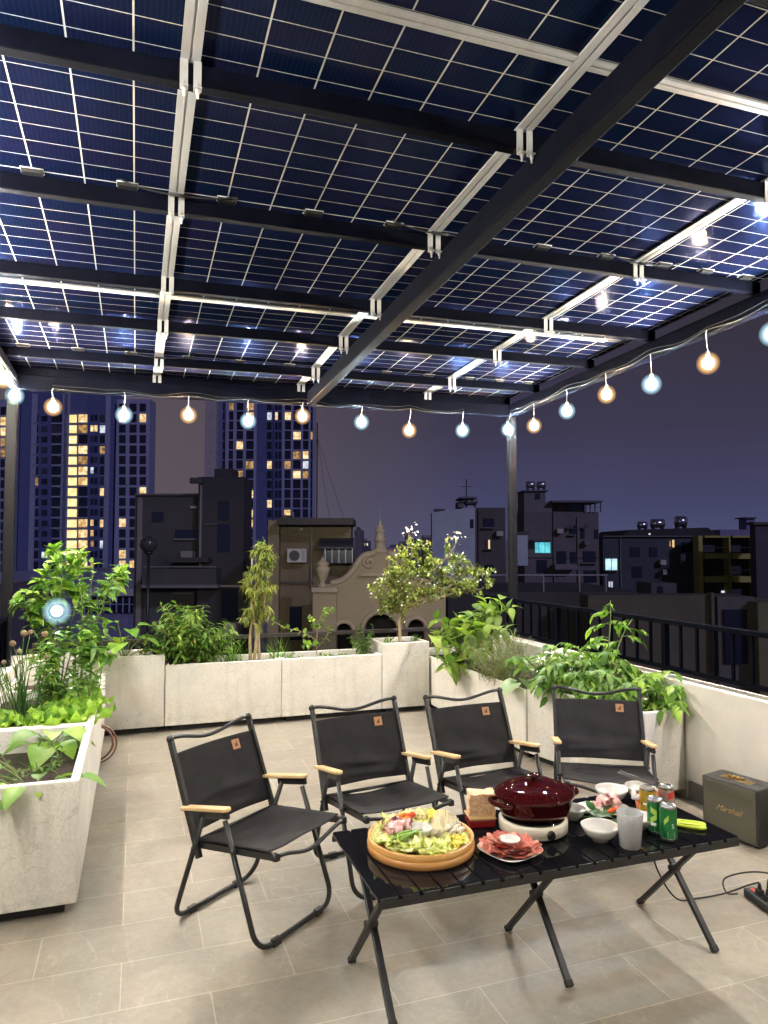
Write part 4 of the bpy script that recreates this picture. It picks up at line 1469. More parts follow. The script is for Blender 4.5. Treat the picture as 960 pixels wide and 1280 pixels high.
hs.rotation_euler = (math.radians(84), 0, math.radians(-6))
lens = MB().lathe([(.0001, .0315), (.030, .0315), (.030, .036), (.0001, .040)], 24).build('lens', emitter('white floodlight lens', (.85, .95, 1.0), 400), hs)
gl = frosted(.033, .085, 16).build('lens_halo', M_halo[1], hs)  # same glowing shells, a painted halo around the lens
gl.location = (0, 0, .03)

# ------------------------------------------------------------------ plants
M_stem = mat('green stem', (.14, .20, .05), .6, var=.3, scale=30)
M_bark = mat('pale bark', (.34, .26, .14), .8, var=.35, scale=30, bump=.5, bscale=80)
M_leafA = foliage('mid green leaf', (.085, .19, .025), (.15, .27, .045))
M_leafB = foliage('bright yellow green leaf', (.135, .275, .035), (.23, .37, .06))
M_leafC = foliage('deep green leaf', (.045, .11, .018), (.085, .17, .03))
M_leafA2 = foliage('soft eggplant leaf', (.13, .22, .035), (.22, .31, .06))
M_leafE = foliage('shrub leaf', (.075, .16, .025), (.14, .24, .045))
M_leafD = foliage('olive green leaf', (.16, .19, .035), (.24, .27, .06))
M_rose = foliage('grey green needles', (.085, .14, .04), (.14, .20, .065))
M_petal = mat('white petals', (.80, .80, .70), .5)

def rv(s=1.0): return Vector((random.gauss(0, s), random.gauss(0, s), random.gauss(0, s)))
def branch(p, d, L, n=6, wob=.15, grav=0.0):
    pts = [Vector(p)]
    d = Vector(d).normalized()
    for _ in range(n):
        d = (d + rv(wob) + Vector((0, 0, grav))).normalized()
        pts.append(pts[-1] + d * (L / n))
    return pts
def put_leaves(mb, pts, n, L, W, t0=.2, out=.7, droop=.4, up=.25, fold=.25, seg=3, jit=.0, size_tip=.7):
    ga = random.uniform(0, 6)
    m = len(pts) - 1
    for k in range(n):
        t = t0 + (1 - t0) * (k + .5 + random.uniform(-.3, .3)) / n
        t = min(.999, max(0, t))
        i = min(m - 1, int(t * m))
        f = t * m - i
        p = pts[i].lerp(pts[i + 1], f)
        ax = (pts[i + 1] - pts[i]).normalized()
        ga += 2.4 + random.uniform(-.4, .4)
        u = ax.orthogonal().normalized()
        b = ax.cross(u)
        rd = u * math.cos(ga) + b * math.sin(ga)
        d = (rd * out + ax * (1 - out) + Vector((0, 0, up)) + rv(.12)).normalized()
        nrm = (Vector((0, 0, 1)) + rv(.25))
        s = (1 - (1 - size_tip) * t) * random.uniform(.7, 1.15)
        o_ = p + d * jit
        mb.leaf(o_, d, nrm, L * s, W * s, fold, droop * random.uniform(.5, 1.4), seg)

def plant(name, label, base, stems, leafspec, leafmat, stem_r=.004, stemmat=None, cat='plant', group=None, extra=None, trunkname='stem', folname='foliage'):
    """stems: list of point lists relative to base"""
    r = empty(name, base, 0, label, cat, group)
    sm, lm = MB(), MB()
    for st_ in stems:
        n = len(st_)
        sm.tube(st_, [stem_r * (1 - .65 * i / (n - 1)) for i in range(n)], 6)
        put_leaves(lm, st_, **leafspec)
    if extra: extra(sm, lm, r)
    sm.build(trunkname, stemmat or M_stem, r)
    lm.build(folname, leafmat, r)
    return r

# tall shrub rising out of the lettuce planter
random.seed(21)
sts = []
for (bx, by, tips) in ((-.06, .0, [(.0, .0, 1.00), (-.12, .02, .78), (-.24, .0, .70)]), (.10, -.05, [(.16, .0, .93), (.30, .0, .90), (.22, -.05, .72), (.06, .0, .88)]), (.05, .12, [(.10, .1, .55), (-.05, .12, .62), (.25, .05, .5)]), (.16, -.28, [(.20, -.3, .42), (.10, -.25, .5), (.28, -.32, .36)]), (-.02, -.2, [(.02, -.2, .5), (-.08, -.22, .44)])):
    fork = Vector((bx * 1.1, by, .30 + random.uniform(-.05, .05)))
    for tx, ty, tz in tips:
        sts.append(smooth_path([Vector((bx, by, 0)), fork, fork.lerp(Vector((tx, ty, tz)), .55) + rv(.02), Vector((tx, ty, tz))], 4))
plant('tall_leafy_shrub', 'tall branching leafy shrub lit by the white floodlight, in the lettuce planter', (-.42, 4.95, .48), sts,
      dict(n=22, L=.10, W=.050, t0=.3, out=.75, droop=.6, up=.15), M_leafA, .006)
random.seed(22)
sts = []
for k in range(26):
    x, y = random.uniform(-.20, .20), random.uniform(-.25, .25)
    sts.append(branch((x, y, 0), (random.uniform(-.3, .3), random.uniform(-.3, .3), 1), random.uniform(.22, .45), 5, .15))
plant('bushy_chili_plant', 'bushy chili plant with small narrow leaves at the foot of the tall shrub', (-.42, 4.92, .48), sts,
      dict(n=26, L=.075, W=.030, t0=.12, out=.8, droop=.5, up=.2), M_leafA, .0035)
# the same shrub's upper crowns are broad and light: a second shrub behind
random.seed(23)
sts = []
for tx, tz in ((-.12, .78), (-.02, .96), (-.20, .66), (.14, .93), (.30, .84)):
    sts.append(smooth_path([Vector((0, 0, 0)), Vector((tx * .3, 0, .4)), Vector((tx * .8, random.uniform(-.05, .05), tz * .8)), Vector((tx, random.uniform(-.1, .1), tz))], 5))
    main_ = sts[-1]
    for k in range(4):
        b = main_[-1 - k * 2]
        sts.append(branch(b, (random.gauss(0, 1), random.gauss(0, 1), .5), .11, 3, .2))
plant('basil_bush', 'tall basil bush with broad light green leaf tufts in front of the lit tower', (-.46, 5.08, .48), sts,
      dict(n=16, L=.10, W=.060, t0=.35, out=.7, droop=.6, up=.25), M_leafB, .006)
random.seed(24)
sts = [branch((random.gauss(0, .035), random.gauss(0, .035), 0), (random.uniform(-.25, .2), random.uniform(-.2, .2), 1), random.uniform(.24, .46), 6, .07) for _ in range(26)]
r = empty('chives', (-.60, 4.50, .48), 0, 'clump of flowering chives with round dry seed heads', 'plant')
m = MB()
for st_ in sts:
    m.tube(st_, [.0042 * (1 - .7 * i / 6) for i in range(7)], 5)
for k in range(13):
    st_ = branch((random.gauss(0, .04), random.gauss(0, .04), 0), (random.uniform(-.35, .3), random.uniform(-.2, .2), 1), random.uniform(.34, .56), 6, .06)
    m.tube(st_, .0024, 5)
    MB().ball(st_[-1], random.uniform(.012, .019), 10, 8).build('seed_head', mat('dry seed head', (.22, .15, .085), .9, var=.4, scale=60, bump=.6, bscale=150), r)
m.build('blades', foliage('chive blades', (.05, .14, .03), (.09, .20, .05)), r)
# lettuce rosettes
lets = {}
def rosette(seed, nl, R, W, m_, amp):
    random.seed(seed)
    mb = MB()
    for k in range(nl):
        a = k * 2.4
        f = ruffled(seed * 31 + k, R * (1.1 - .05 * k), W * (1.1 - .05 * k), amp, .012)
        tilt = .25 + 1.0 * (k / nl)
        M = Matrix.Rotation(a, 4, 'Z') @ Matrix.Translation((.006, 0, .01)) @ Matrix.Rotation(-tilt, 4, 'Y') @ Matrix.Translation((R * .5, 0, 0))
        mb.grid(lambda u, v: tuple(M @ Vector(f(u, v))), 9, 7)
    return mb
M_let = foliage('lettuce leaf', (.17, .33, .045), (.28, .44, .08), .45, .35)
spots = [(-.30, 4.36, .16), (-.42, 4.31, .13), (-.27, 4.55, .15), (-.35, 4.70, .14), (-.52, 4.33, .11), (-.45, 4.50, .13), (-.28, 4.85, .14), (-.68, 4.36, .12)]
names = ['beside the planter divider', 'next to the concrete divider, a little smaller', 'in the planter under the tall shrub', 'shaded by the tall shrub', 'at the foot of the chives', 'between the chives and the chili plant', 'by the outer rim below the chili plant', 'against the wall behind the chives']
for k, (x, y, s) in enumerate(spots):
    o = rosette(50 + k, 9, s * 1.1, s * .80, M_let, .020).build('lettuce', M_let)
    o.location = (x, y, .488)
    tag(o, 'frilly pale green lettuce ' + names[k], 'lettuce', 'lettuces in the planter')
# big basil-like leaves in the front planter
def broad(seed, label, base, leaves, L, W, m_, name='broad_leaf_plant', sr=.003, group=None):
    random.seed(seed)
    r = empty(name, base, 0, label, 'plant', group)
    sm, lm = MB(), MB()
    for (az, el, ln, sz) in leaves:
        a = rad(az)
        d = Vector((math.cos(a) * math.cos(rad(el)), math.sin(a) * math.cos(rad(el)), math.sin(rad(el))))
        tip = d * ln
        mid = tip * .5 + Vector((0, 0, ln * .12))
        sm.tube(smooth_path([(0, 0, 0), mid, tip], 4), sr, 6)
        hd = Vector((d.x, d.y, .15 + random.uniform(-.1, .1)))
        lm.leaf(tip, hd, Vector((0, 0, 1)) + rv(.12), L * sz, W * sz, .22, .6, 6)
    sm.build('stem', M_stem, r)
    lm.build('foliage', m_, r)
    return r
broad(61, 'broad ribbed basil leaves drooping over the concrete divider', (-.40, 4.08, .43), [(250, 50, .10, 1), (300, 40, .11, 1.1), (350, 40, .12, .9), (200, 35, .12, .9), (280, 75, .12, .9), (30, 50, .10, .8), (120, 60, .08, .7), (265, 30, .16, 1.2), (320, 55, .16, 1.1), (230, 55, .15, 1.1)], .135, .11, M_leafB)
broad(62, 'broad basil leaves spilling over the front rim corner', (-.38, 3.34, .43), [(0, 45, .13, 1.1), (330, 40, .10, 1), (30, 40, .10, .9), (240, 40, .12, 1), (200, 40, .14, 1.1), (180, 50, .2, 1), (90, 60, .09, .8), (350, 30, .19, 1.0), (280, 60, .1, .9), (195, 30, .30, 1.1), (215, 40, .26, 1.0), (255, 35, .2, 1.0), (165, 45, .28, .9)], .112, .080, M_leafB)
random.seed(63)
plant('trailing_weed', 'sparse dark trailing weed on the soil of the planter closest to the camera', (-.40, 3.75, .44), [branch((random.uniform(-.25, .12), random.uniform(-.2, .2), 0), (random.gauss(0, 1), random.gauss(0, 1), .35), .2, 5, .3) for _ in range(12)], dict(n=7, L=.05, W=.02, out=.7, droop=.5, up=.1), M_leafC, .003)
# large lobed leaves at the end of the back row
broad(64, 'plant with large pale lobed leaves at the end of the back planters', (-.08, 6.2, .57), [(200, 55, .24, 1.1), (260, 45, .22, 1.2), (320, 50, .24, 1.1), (20, 50, .22, 1), (100, 60, .2, 1), (150, 55, .24, .9), (290, 70, .28, .9), (240, 20, .16, 1), (340, 25, .2, 1), (230, 75, .33, .8), (10, 70, .3, .8)], .17, .13, M_leafB, sr=.004)
random.seed(65)
sts = [branch((random.uniform(-.08, .08), random.uniform(-.06, .06), 0), (random.gauss(0, .5), random.gauss(0, .5), 1), random.uniform(.12, .22), 4, .2) for _ in range(9)]
plant('low_herb', 'small leafy herb under the large lobed leaves', (.10, 6.16, .57), sts, dict(n=9, L=.055, W=.036, out=.8), M_leafC, .003)
plant('potted_herb', 'little pale herb on the planter corner by the canopy post', (-.72, 6.2, .57), [branch((0, 0, 0), (random.gauss(0, .5), random.gauss(0, .5), 1), .14, 4, .2) for _ in range(8)], dict(n=8, L=.06, W=.03, out=.8), M_leafD, .003)
# bushy shrub
random.seed(66)
sts = []
for k in range(64):
    a, e = random.uniform(0, 2 * PI), random.uniform(.1, 1.0)
    d = Vector((math.cos(a) * e * 1.0, math.sin(a) * e * .7, 1.25 - e * .75))
    p0 = Vector((random.gauss(0, .03), random.gauss(0, .03), 0))
    L = random.uniform(.36, .60) * (1 - .10 * e)
    sts.append(branch(p0, d, L, 6, .10))
plant('bushy_shrub', 'dense round shrub of narrow leaves in the back planters', (.46, 6.24, .49), sts, dict(n=38, L=.10, W=.034, t0=.25, out=.75, droop=.6, up=.15), M_leafE, .005, M_bark)
# weeping tree with pale stems
random.seed(67)
tr_ = [smooth_path([(0, 0, 0), (.02, .0, .25), (-.02, .01, .5), (.04, 0, .8), (.07, 0, 1.0)], 5), smooth_path([(.05, 0, 0), (.04, .02, .3), (.09, 0, .55), (.06, .02, .75), (.11, 0, .92)], 5), smooth_path([(-.03, 0, 0), (-.03, .02, .25), (-.01, 0, .48), (-.05, 0, .68)], 5)]
def weep(sm, lm, r):
    for t_ in tr_:
        n = len(t_)
        sm.tube(t_, [.016 * (1 - .6 * i / (n - 1)) for i in range(n)], 8)
    for k in range(66):
        t_ = random.choice(tr_[:2]) if k % 4 else tr_[2]
        i = random.randrange(int(len(t_) * .45), len(t_))
        b = branch(t_[i], (random.gauss(0, 1), random.gauss(0, .7), random.uniform(.2, 1.0)), random.uniform(.07, .14), 6, .12, -.16)
        sm.tube(b, [.0035 * (1 - .7 * j / 6) for j in range(7)], 5)
        put_leaves(lm, b, 24, .075, .016, t0=.15, out=.6, droop=.9, up=-.35, fold=.1)
plant('weeping_tree', 'slim weeping tree with pale bent stems and fine drooping leaves', (.985, 6.24, .49), [], {}, M_leafD, .01, M_bark, 'tree', None, weep, 'trunk', 'crown')
# grass tufts
M_grass = foliage('grass blade', (.10, .22, .03), (.17, .32, .05))
for k, (x, y, nb, hh, lab) in enumerate([(.80, 6.18, 46, .30, 'tuft of long grass between the bushy shrub and the weeping tree'), (1.18, 6.17, 34, .30, 'tuft of arching grass on the seam past the weeping tree'), (.70, 6.14, 30, .2, 'short grass tuft at the foot of the bushy shrub')]):
    random.seed(70 + k)
    m = MB()
    for j in range(nb):
        a = random.uniform(0, 2 * PI)
        e = random.uniform(.15, .9)
        b = branch((random.gauss(0, .03), random.gauss(0, .02), 0), (math.cos(a) * e, math.sin(a) * e * .6, 1), random.uniform(.5, 1) * hh, 7, .04, -.10)
        for i in range(len(b) - 1):
            w0, w1 = .0045 * (1 - i / 8), .0045 * (1 - (i + 1) / 8)
            s_ = Vector((-math.sin(a), math.cos(a), 0))
            m.add([b[i] - s_ * w0, b[i] + s_ * w0, b[i + 1] + s_ * w1, b[i + 1] - s_ * w1], [(0, 1, 2, 3)], True)
    o = m.build('grass_tuft', M_grass)
    o.location = (x, y, .49)
    tag(o, lab, 'grass', 'grass tufts in the back planters', 'thing')
# round-leaved sprig
random.seed(80)
def sprig(sm, lm, r):
    main = smooth_path([(.05, 0, 0), (.04, 0, .15), (.06, 0, .33), (.13, 0, .47)], 5)
    sm.tube(main, .004, 6)
    arms = [[(.045, 0, .17), (-.08, .02, .25), (-.22, .03, .29), (-.36, .04, .36)], [(.05, 0, .25), (.0, -.03, .34), (-.04, -.03, .38)], [(.055, 0, .3), (.12, .03, .38), (.20, .03, .46)], [(.04, 0, .1), (.13, 0, .2), (.16, 0, .30)], [(.04, 0, .12), (-.04, -.05, .15), (-.1, -.06, .14)]]
    for a in arms + [[main[-8], main[-1]]]:
        b = smooth_path(a, 6)
        sm.tube(b, .0026, 5)
        put_leaves(lm, b, 13, .062, .044, t0=.15, out=.85, droop=.25, up=.15, seg=4)
plant('round_leaf_sprig', 'airy sprig of round bright leaves against the curved gable', (1.50, 6.22, .49), [], {}, M_leafB, .004, M_bark, 'plant', None, sprig)
for k, (x, y, n_, lab) in enumerate([(1.32, 6.16, 6, 'small weed at the seam of the cracked planter'), (1.62, 6.15, 7, 'flat weed in the cracked planter under the sprig'), (1.80, 6.2, 7, 'broad-leaved weed in the cracked planter close to the dark shrub')]):
    random.seed(83 + k)
    plant('small_weed', lab, (x, y, .485), [branch((0, 0, 0), (random.gauss(0, .7), random.gauss(0, .7), .6), .10, 4, .2) for _ in range(n_)], dict(n=6, L=.05, W=.028, out=.8), M_leafA, .0025)
random.seed(86)
plant('dark_small_shrub', 'small dark shrub squeezed against the corner planter', (2.0, 6.22, .485), [branch((random.gauss(0, .02), 0, 0), (random.gauss(0, .35), random.gauss(0, .3), 1), random.uniform(.22, .34), 5, .12) for _ in range(16)], dict(n=13, L=.055, W=.030, t0=.2, out=.8), M_leafC, .003)
for k, (x, y) in enumerate([(2.20, 6.16), (2.45, 6.15)]):
    random.seed(88 + k)
    plant('corner_weed', 'small leafy weed in the corner planter, ' + ('by the outer seam' if k == 0 else 'beside the tree trunk'), (x, y, .59), [branch((0, 0, 0), (random.gauss(0, .6), random.gauss(0, .6), 1), .09, 4, .2) for _ in range(8)], dict(n=5, L=.06, W=.018, out=.7), M_leafA, .0025)
# flowering corner tree
random.seed(90)
def flowering(sm, lm, r):
    tk = smooth_path([(0, 0, 0), (.004, 0, .10), (.0, .01, .20), (.02, 0, .28)], 5)
    sm.tube(tk, [.018 - .006 * i / (len(tk) - 1) for i in range(len(tk))], 8)
    fl_m = MB()
    tips = [(-.26, 0, .42), (-.20, .06, .30), (-.14, -.05, .56), (-.06, .05, .50), (.02, -.04, .70), (.10, .03, .62), (.20, 0, .66), (.34, .02, .62), (.48, 0, .58), (.60, .02, .52), (.30, -.06, .44), (.16, .05, .40), (.42, .05, .44), (-.10, .0, .32), (.06, -.1, .42), (.25, .08, .74), (.52, -.05, .46), (-.22, -.06, .50)]
    tips += [(.7, .02, .46), (.56, .04, .66), (.36, -.04, .76), (.12, .06, .80), (-.04, -.04, .62), (.46, -.02, .70), (.64, .0, .58)]
    for tp in tips:
        v = Vector((tp[0] * (1.38 if tp[0] > 0 else .62), tp[1] * 1.3, tp[2] * 1.12))
        st_ = smooth_path([tk[-1], Vector((v.x * .35, v.y, .30 + (v.z - .3) * .45)), v * .8 + Vector((0, 0, .06)), v], 5)
        sm.tube(st_, [.006 * (1 - .7 * i / (len(st_) - 1)) for i in range(len(st_))], 6)
        subs = [st_]
        for k in range(6):
            b = branch(st_[random.randrange(8, len(st_))], rv(1) + Vector((0, 0, .4)), random.uniform(.09, .18), 4, .2)
            sm.tube(b, .0018, 5)
            subs.append(b)
        for b in subs:
            put_leaves(lm, b, 17, .060, .032, t0=.2, out=.75, droop=.35, up=.2)
            for j in range(2):
                c = b[random.randrange(len(b) // 2, len(b))] + rv(.016)
                ax = (rv(1) + Vector((-.2, -.6, .6))).normalized()
                u_ = ax.orthogonal().normalized()
                w_ = ax.cross(u_)
                for q in range(5):
                    an = q * 2 * PI / 5
                    d = u_ * math.cos(an) + w_ * math.sin(an)
                    fl_m.leaf(c, d + ax * .35, ax, .011, .008, .1, .2, 2)
    for tp in ((.10, 0, 1.06), (.62, .02, 1.0)):
        st_ = smooth_path([(.06, 0, .5), Vector(tp) * .8, tp], 5)
        sm.tube(st_, .0025, 5)
        put_leaves(lm, st_, 12, .045, .022, t0=.4, out=.7)
        for j in range(22):
            c = Vector(tp) + rv(.035)
            ax = (rv(1) + Vector((-.2, -.6, .6))).normalized()
            u_ = ax.orthogonal().normalized()
            w_ = ax.cross(u_)
            for q in range(5):
                an = q * 2 * PI / 5
                fl_m.leaf(c, u_ * math.cos(an) + w_ * math.sin(an) + ax * .35, ax, .012, .009, .1, .2, 2)
    fl_m.build('blossom', M_petal, r)
plant('flowering_tree', 'small crooked tree dotted with white blossoms in the corner planter', (2.335, 6.22, .60), [], {}, foliage('yellow olive leaf', (.17, .22, .04), (.26, .30, .075)), .01, M_bark, 'tree', None, flowering, 'trunk', 'crown')
# eggplant with big leaves, rosemary
random.seed(95)
sts = []
for tx, ty, tz in ((-.12, -.25, .26), (-.20, -.1, .16), (-.05, -.1, .48), (.10, -.1, .58), (.16, -.25, .62), (.02, -.3, .42), (-.10, .1, .40), (.18, .1, .5), (-.26, -.2, .05), (.05, .2, .4), (.22, -.35, .56), (-.16, -.3, .34), (-.36, -.15, .22), (-.40, -.3, .08), (-.30, .1, .30), (.0, -.4, .3), (.1, -.5, .4), (-.1, -.45, .22), (.24, .0, .42), (-.22, .25, .42), (.0, .4, .3), (.2, .45, .35)):
    sts.append(smooth_path([(random.gauss(0, .03), random.gauss(0, .05), 0), Vector((tx * .5, ty * .4, tz * .65 + .05)), Vector((tx, ty, tz))], 5))
plant('eggplant', 'eggplant bush with big soft drooping leaves next to the rosemary', (2.74, 5.55, .445), sts, dict(n=13, L=.145, W=.095, t0=.3, out=.75, droop=.75, up=.15, fold=.2, seg=6), M_leafA2, .006)
random.seed(96)
sts = [branch((random.gauss(0, .08), random.gauss(0, .08), 0), (random.gauss(0, .45), random.gauss(0, .4), 1), random.uniform(.24, .46), 6, .08) for _ in range(120)]
plant('rosemary_bush', 'feathery grey-green rosemary bush between the eggplant and tomatoes', (2.72, 4.98, .445), sts, dict(n=50, L=.034, W=.0065, t0=.1, out=.7, droop=.2, up=.2, seg=2), M_rose, .002, M_bark)
broad(97, 'single wide grey-green cabbage leaf hanging over the planter rim', (2.70, 4.60, .46), [(205, 35, .10, 1.1), (180, 50, .08, .8), (250, 50, .10, .9)], .16, .13, foliage('grey green cabbage', (.22, .32, .16), (.30, .40, .22)), name='cabbage_plant', sr=.006)
# tomato plants: compound drooping leaves
def tomato(name, label, base, stems, seed, m_, nl=9, LL=.17, leaf=.062):
    random.seed(seed)
    r = empty(name, base, 0, label, 'plant', 'tomato plants in the planter')
    sm, lm = MB(), MB()
    for st_ in stems:
        st_ = smooth_path(st_, 5)
        n = len(st_)
        sm.tube(st_, [.0065 * (1 - .6 * i / (n - 1)) for i in range(n)], 7)
        for k in range(nl):
            i = int((.25 + .74 * (k + random.random() * .6) / nl) * (n - 1))
            a = random.uniform(0, 2 * PI)
            rc = branch(st_[min(i, n - 1)], (math.cos(a), math.sin(a), random.uniform(.1, .8)), LL * random.uniform(.6, 1.15), 6, .08, -.14)
            sm.tube(rc, [.003 * (1 - .6 * j / 6) for j in range(7)], 5)
            for j in range(2, 7):
                ax = (rc[j] - rc[j - 1]).normalized()
                sd_ = ax.cross(Vector((0, 0, 1)))
                sd_ = sd_.normalized() if sd_.length > .01 else Vector((1, 0, 0))
                if j < 6:
                    for s in (-1, 1):
                        if random.random() < .85:
                            lm.leaf(rc[j], sd_ * s * .8 + ax * .5 + rv(.1), Vector((0, 0, 1)) + rv(.2), leaf * random.uniform(.6, 1.1), leaf * .55 * random.uniform(.7, 1.1), .2, .6)
                else:
                    lm.leaf(rc[j], ax + rv(.1), Vector((0, 0, 1)) + rv(.2), leaf * 1.3, leaf * .72, .2, .6)
    sm.build('stem', M_stem, r)
    lm.build('foliage', m_, r)
    return r
tomato('tomato_plant', 'tomato plant with one tall upright shoot crossing the black railing', (2.98, 4.02, .48),
       [[(0, 0, 0), (.02, 0, .25), (.05, 0, .50), (.055, 0, .66)], [(0, 0, .1), (.08, .0, .28), (.16, 0, .44), (.24, 0, .54)], [(0, 0, .05), (-.1, .05, .2), (-.2, .1, .3)]], 101, M_leafB, 8, .14)
tomato('tomato_plant', 'low spreading tomato plant sprawling over the end of its planter by the parapet', (3.03, 3.62, .48),
       [[(0, 0, 0), (.03, -.03, .12), (.12, -.08, .16), (.22, -.12, .15)], [(0, 0, 0), (-.03, -.05, .12), (-.06, -.1, .16)], [(0, 0, 0), (.05, .05, .18), (.14, .05, .24)], [(0, 0, 0), (.1, -.12, .08), (.16, -.2, .02)]], 102, M_leafB, 9, .15)
tomato('tomato_plant', 'dense tomato plant in the middle of the planter behind the end chair', (2.86, 3.85, .48),
       [[(0, 0, 0), (-.02, 0, .14), (-.08, 0, .24)], [(.0, .0, 0), (.05, 0, .16), (.1, .03, .26)], [(0, 0, 0), (-.06, -.1, .1), (-.1, -.18, .12)], [(0, 0, 0), (0, -.1, .14), (.02, -.2, .16)], [(0, 0, 0), (.1, .1, .2), (.16, .1, .32)], [(0, 0, 0), (-.1, .05, .14), (-.16, .05, .24)]], 103, M_leafA, 14, .16)
tomato('tomato_plant', 'leafy tomato plant leaning on the rosemary bush', (2.80, 4.28, .48),
       [[(0, 0, 0), (-.05, 0, .18), (-.13, 0, .28)], [(0, 0, 0), (.02, .05, .2), (.0, .1, .32)], [(0, 0, 0), (-.1, -.05, .1), (-.16, -.12, .12)], [(0, 0, 0), (.08, 0, .18), (.15, 0, .28)], [(0, 0, 0), (-.12, .1, .16), (-.22, .14, .26)], [(0, 0, 0), (-.05, -.15, .2), (-.08, -.22, .26)]], 104, M_leafA, 14, .16)
tomato('tomato_plant', 'bright young tomato plant between the tall shoot and the white parapet', (3.06, 4.2, .48),
       [[(0, 0, 0), (.02, 0, .15), (.06, 0, .28)], [(0, 0, 0), (-.05, .05, .18), (-.08, .1, .30)], [(0, 0, 0), (.05, -.1, .14), (.1, -.2, .2)], [(0, 0, 0), (.1, .1, .2), (.16, .14, .32)]], 105, M_leafB, 13, .15)
random.seed(106)
plant('herb_mound', 'low mound of small light herb leaves under the tomato plants', (2.90, 3.68, .48), [branch((random.uniform(-.12, .15), random.uniform(-.12, .25), 0), (random.gauss(0, .5), random.gauss(0, .5), 1), random.uniform(.05, .12), 4, .2) for _ in range(44)], dict(n=9, L=.038, W=.024, out=.8), M_leafB, .002)
random.seed(107)
m = MB()
r = empty('white_lily', (2.74, 4.42, .48), 0, 'white flower with long petals among the tomato leaves', 'flower')
for c in ((-.02, -.05, .24), (.06, -.03, .26), (.0, .0, .21)):
    for q in range(6):
        an = q * PI / 3
        m.leaf(c, (math.cos(an), math.sin(an) * .7 - .4, .4), (0, -.3, 1), .055, .024, .2, .6, 3)
m.build('petals', M_petal, r)
MB().tube([(0, 0, 0), (.0, -.02, .12), (.0, -.02, .22)], .004, 6).build('stem', M_stem, r)

# ------------------------------------------------------------------ the city around (plain metric boxes, frame: x right, y away, turned by the view yaw)
CP, SPI = math.cos(PITCH), math.sin(PITCH)
def bg_xz(px, py, d):
    a, b = (px - 480) / FPX, -(py - 640) / FPX
    t = d / (CP - b * SPI)
    return a * t, CH + (SPI + b * CP) * t
RZ = Matrix.Rotation(-YAW, 4, 'Z')
BLD_ITEMS = []
M_pipe = mat('grey pipe', (.16, .15, .15), .6)
M_ac = mat('air conditioner casing', (.42, .40, .36), .6)
class Bld:
    def __init__(s, name, label, cat, px0, px1, d, base=None, rz=0):
        s.d = d
        x0, x1 = bg_xz(px0, 690, d)[0], bg_xz(px1, 690, d)[0]
        s.xc = (x0 + x1) / 2
        s.z0 = GZ if base is None else base
        p = RZ @ Vector((s.xc, d, s.z0))
        s.r = empty(name, p, -YAW + rz, label, cat)
    def loc(s, px, py, dd=0.0):
        x, z = bg_xz(px, py, s.d + dd)
        return Vector((x - s.xc, dd, z - s.z0))
    def boxm(s, mb, px0, py0, px1, py1, f=0.0, b=3.0, base=False):
        """front face spans the pixel box at depth d+f, extends back to d+b"""
        A, B = s.loc(px0, py0, f), s.loc(px1, py1, f)
        mb.box(min(A.x, B.x), f, 0.0 if base else min(A.z, B.z), max(A.x, B.x), b, max(A.z, B.z))
        return mb
    def part(s, name, m, px0, py0, px1, py1, f=0.0, b=3.0, base=False, parent=None, bevel=0):
        return s.boxm(MB(), px0, py0, px1, py1, f, b, base).build(name, m, parent or s.r, bevel=bevel)
def dk(name, c, v=.3): return mat(name, c, .85, var=v, scale=.9, bump=.1, bscale=6)
M_win = mat('dark window glass', (.014, .016, .034), .15, spec=.6)
M_win2 = mat('dim curtained window', (.05, .045, .075), .4)
M_lit = [emitter('lit window warm', (1.0, .72, .34), 1.15, (.55, .32, .12), .9), emitter('lit window pale', (1.0, .80, .45), 1.25, (.6, .36, .14), .8), emitter('lit window white', (.85, .92, 1.0), 1.0, (.35, .40, .5), .9), emitter('lit window amber', (.85, .50, .20), .7, (.25, .14, .06), .9)]
M_stair = emitter('lit stairwell window', (1.0, .84, .42), 1.35, (.9, .64, .25), .7)

def windows(B, cells, f=-.12, b=.05, limit=100):
    """cells: (px0,py0,px1,py1,material); the largest `limit` as parts, the rest as one"""
    cells = sorted(cells, key=lambda c: (c[4] is M_win or c[4] is M_win2, -(c[2] - c[0]) * (c[3] - c[1])))
    for c in cells[:limit]:
        B.part('window', c[4], c[0], c[1], c[2], c[3], f, b)
    if cells[limit:]:
        m = MB()
        for c in cells[limit:]: B.boxm(m, c[0], c[1], c[2], c[3], f, b)
        m.build('window', M_win, B.r, kind='stuff')

# tower with the bright stairwell
random.seed(201)
TD = 210
M_tw = dk('violet grey tower render', (.17, .16, .27), .15)
M_tfin = mat('pale tower fins', (.29, .30, .43), .8, var=.1, scale=.2)
M_tdark = dk('blue tower recess', (.10, .12, .26), .2)
B = Bld('apartment_tower', 'tall apartment tower with a column of bright yellow stairwell windows', 'tower', -12, 190, TD)
B.part('wall', M_tdark, 27, 486, 146, 716, 0, 3.5, True)
B.part('wing_wall', M_tfin, 146.2, 499, 184, 716, -2, 3.5, True)
B.part('wing_wall', M_tfin, -14, 499, 11, 716, -2, 20, True)
B.part('roof_block', dk('tower roof block', (.10, .09, .12)), 82, 480, 125, 485.8, 2, 12)
fp = 13.1
cells, fins, slabs = [], MB(), MB()
for x in (40.0, 78.5, 81.0, 132.3): B.boxm(fins, x, 492, x + 1.5, 716, -.5, .0)
B.part('bay_wall', dk('bluish bay render', (.095, .11, .24), .2), 48.2, 492, 63, 716, -.35, -.01)
B.part('bay_wall', dk('bluish bay render', (.095, .11, .24), .2), 110.5, 492, 124, 716, -.35, -.01)
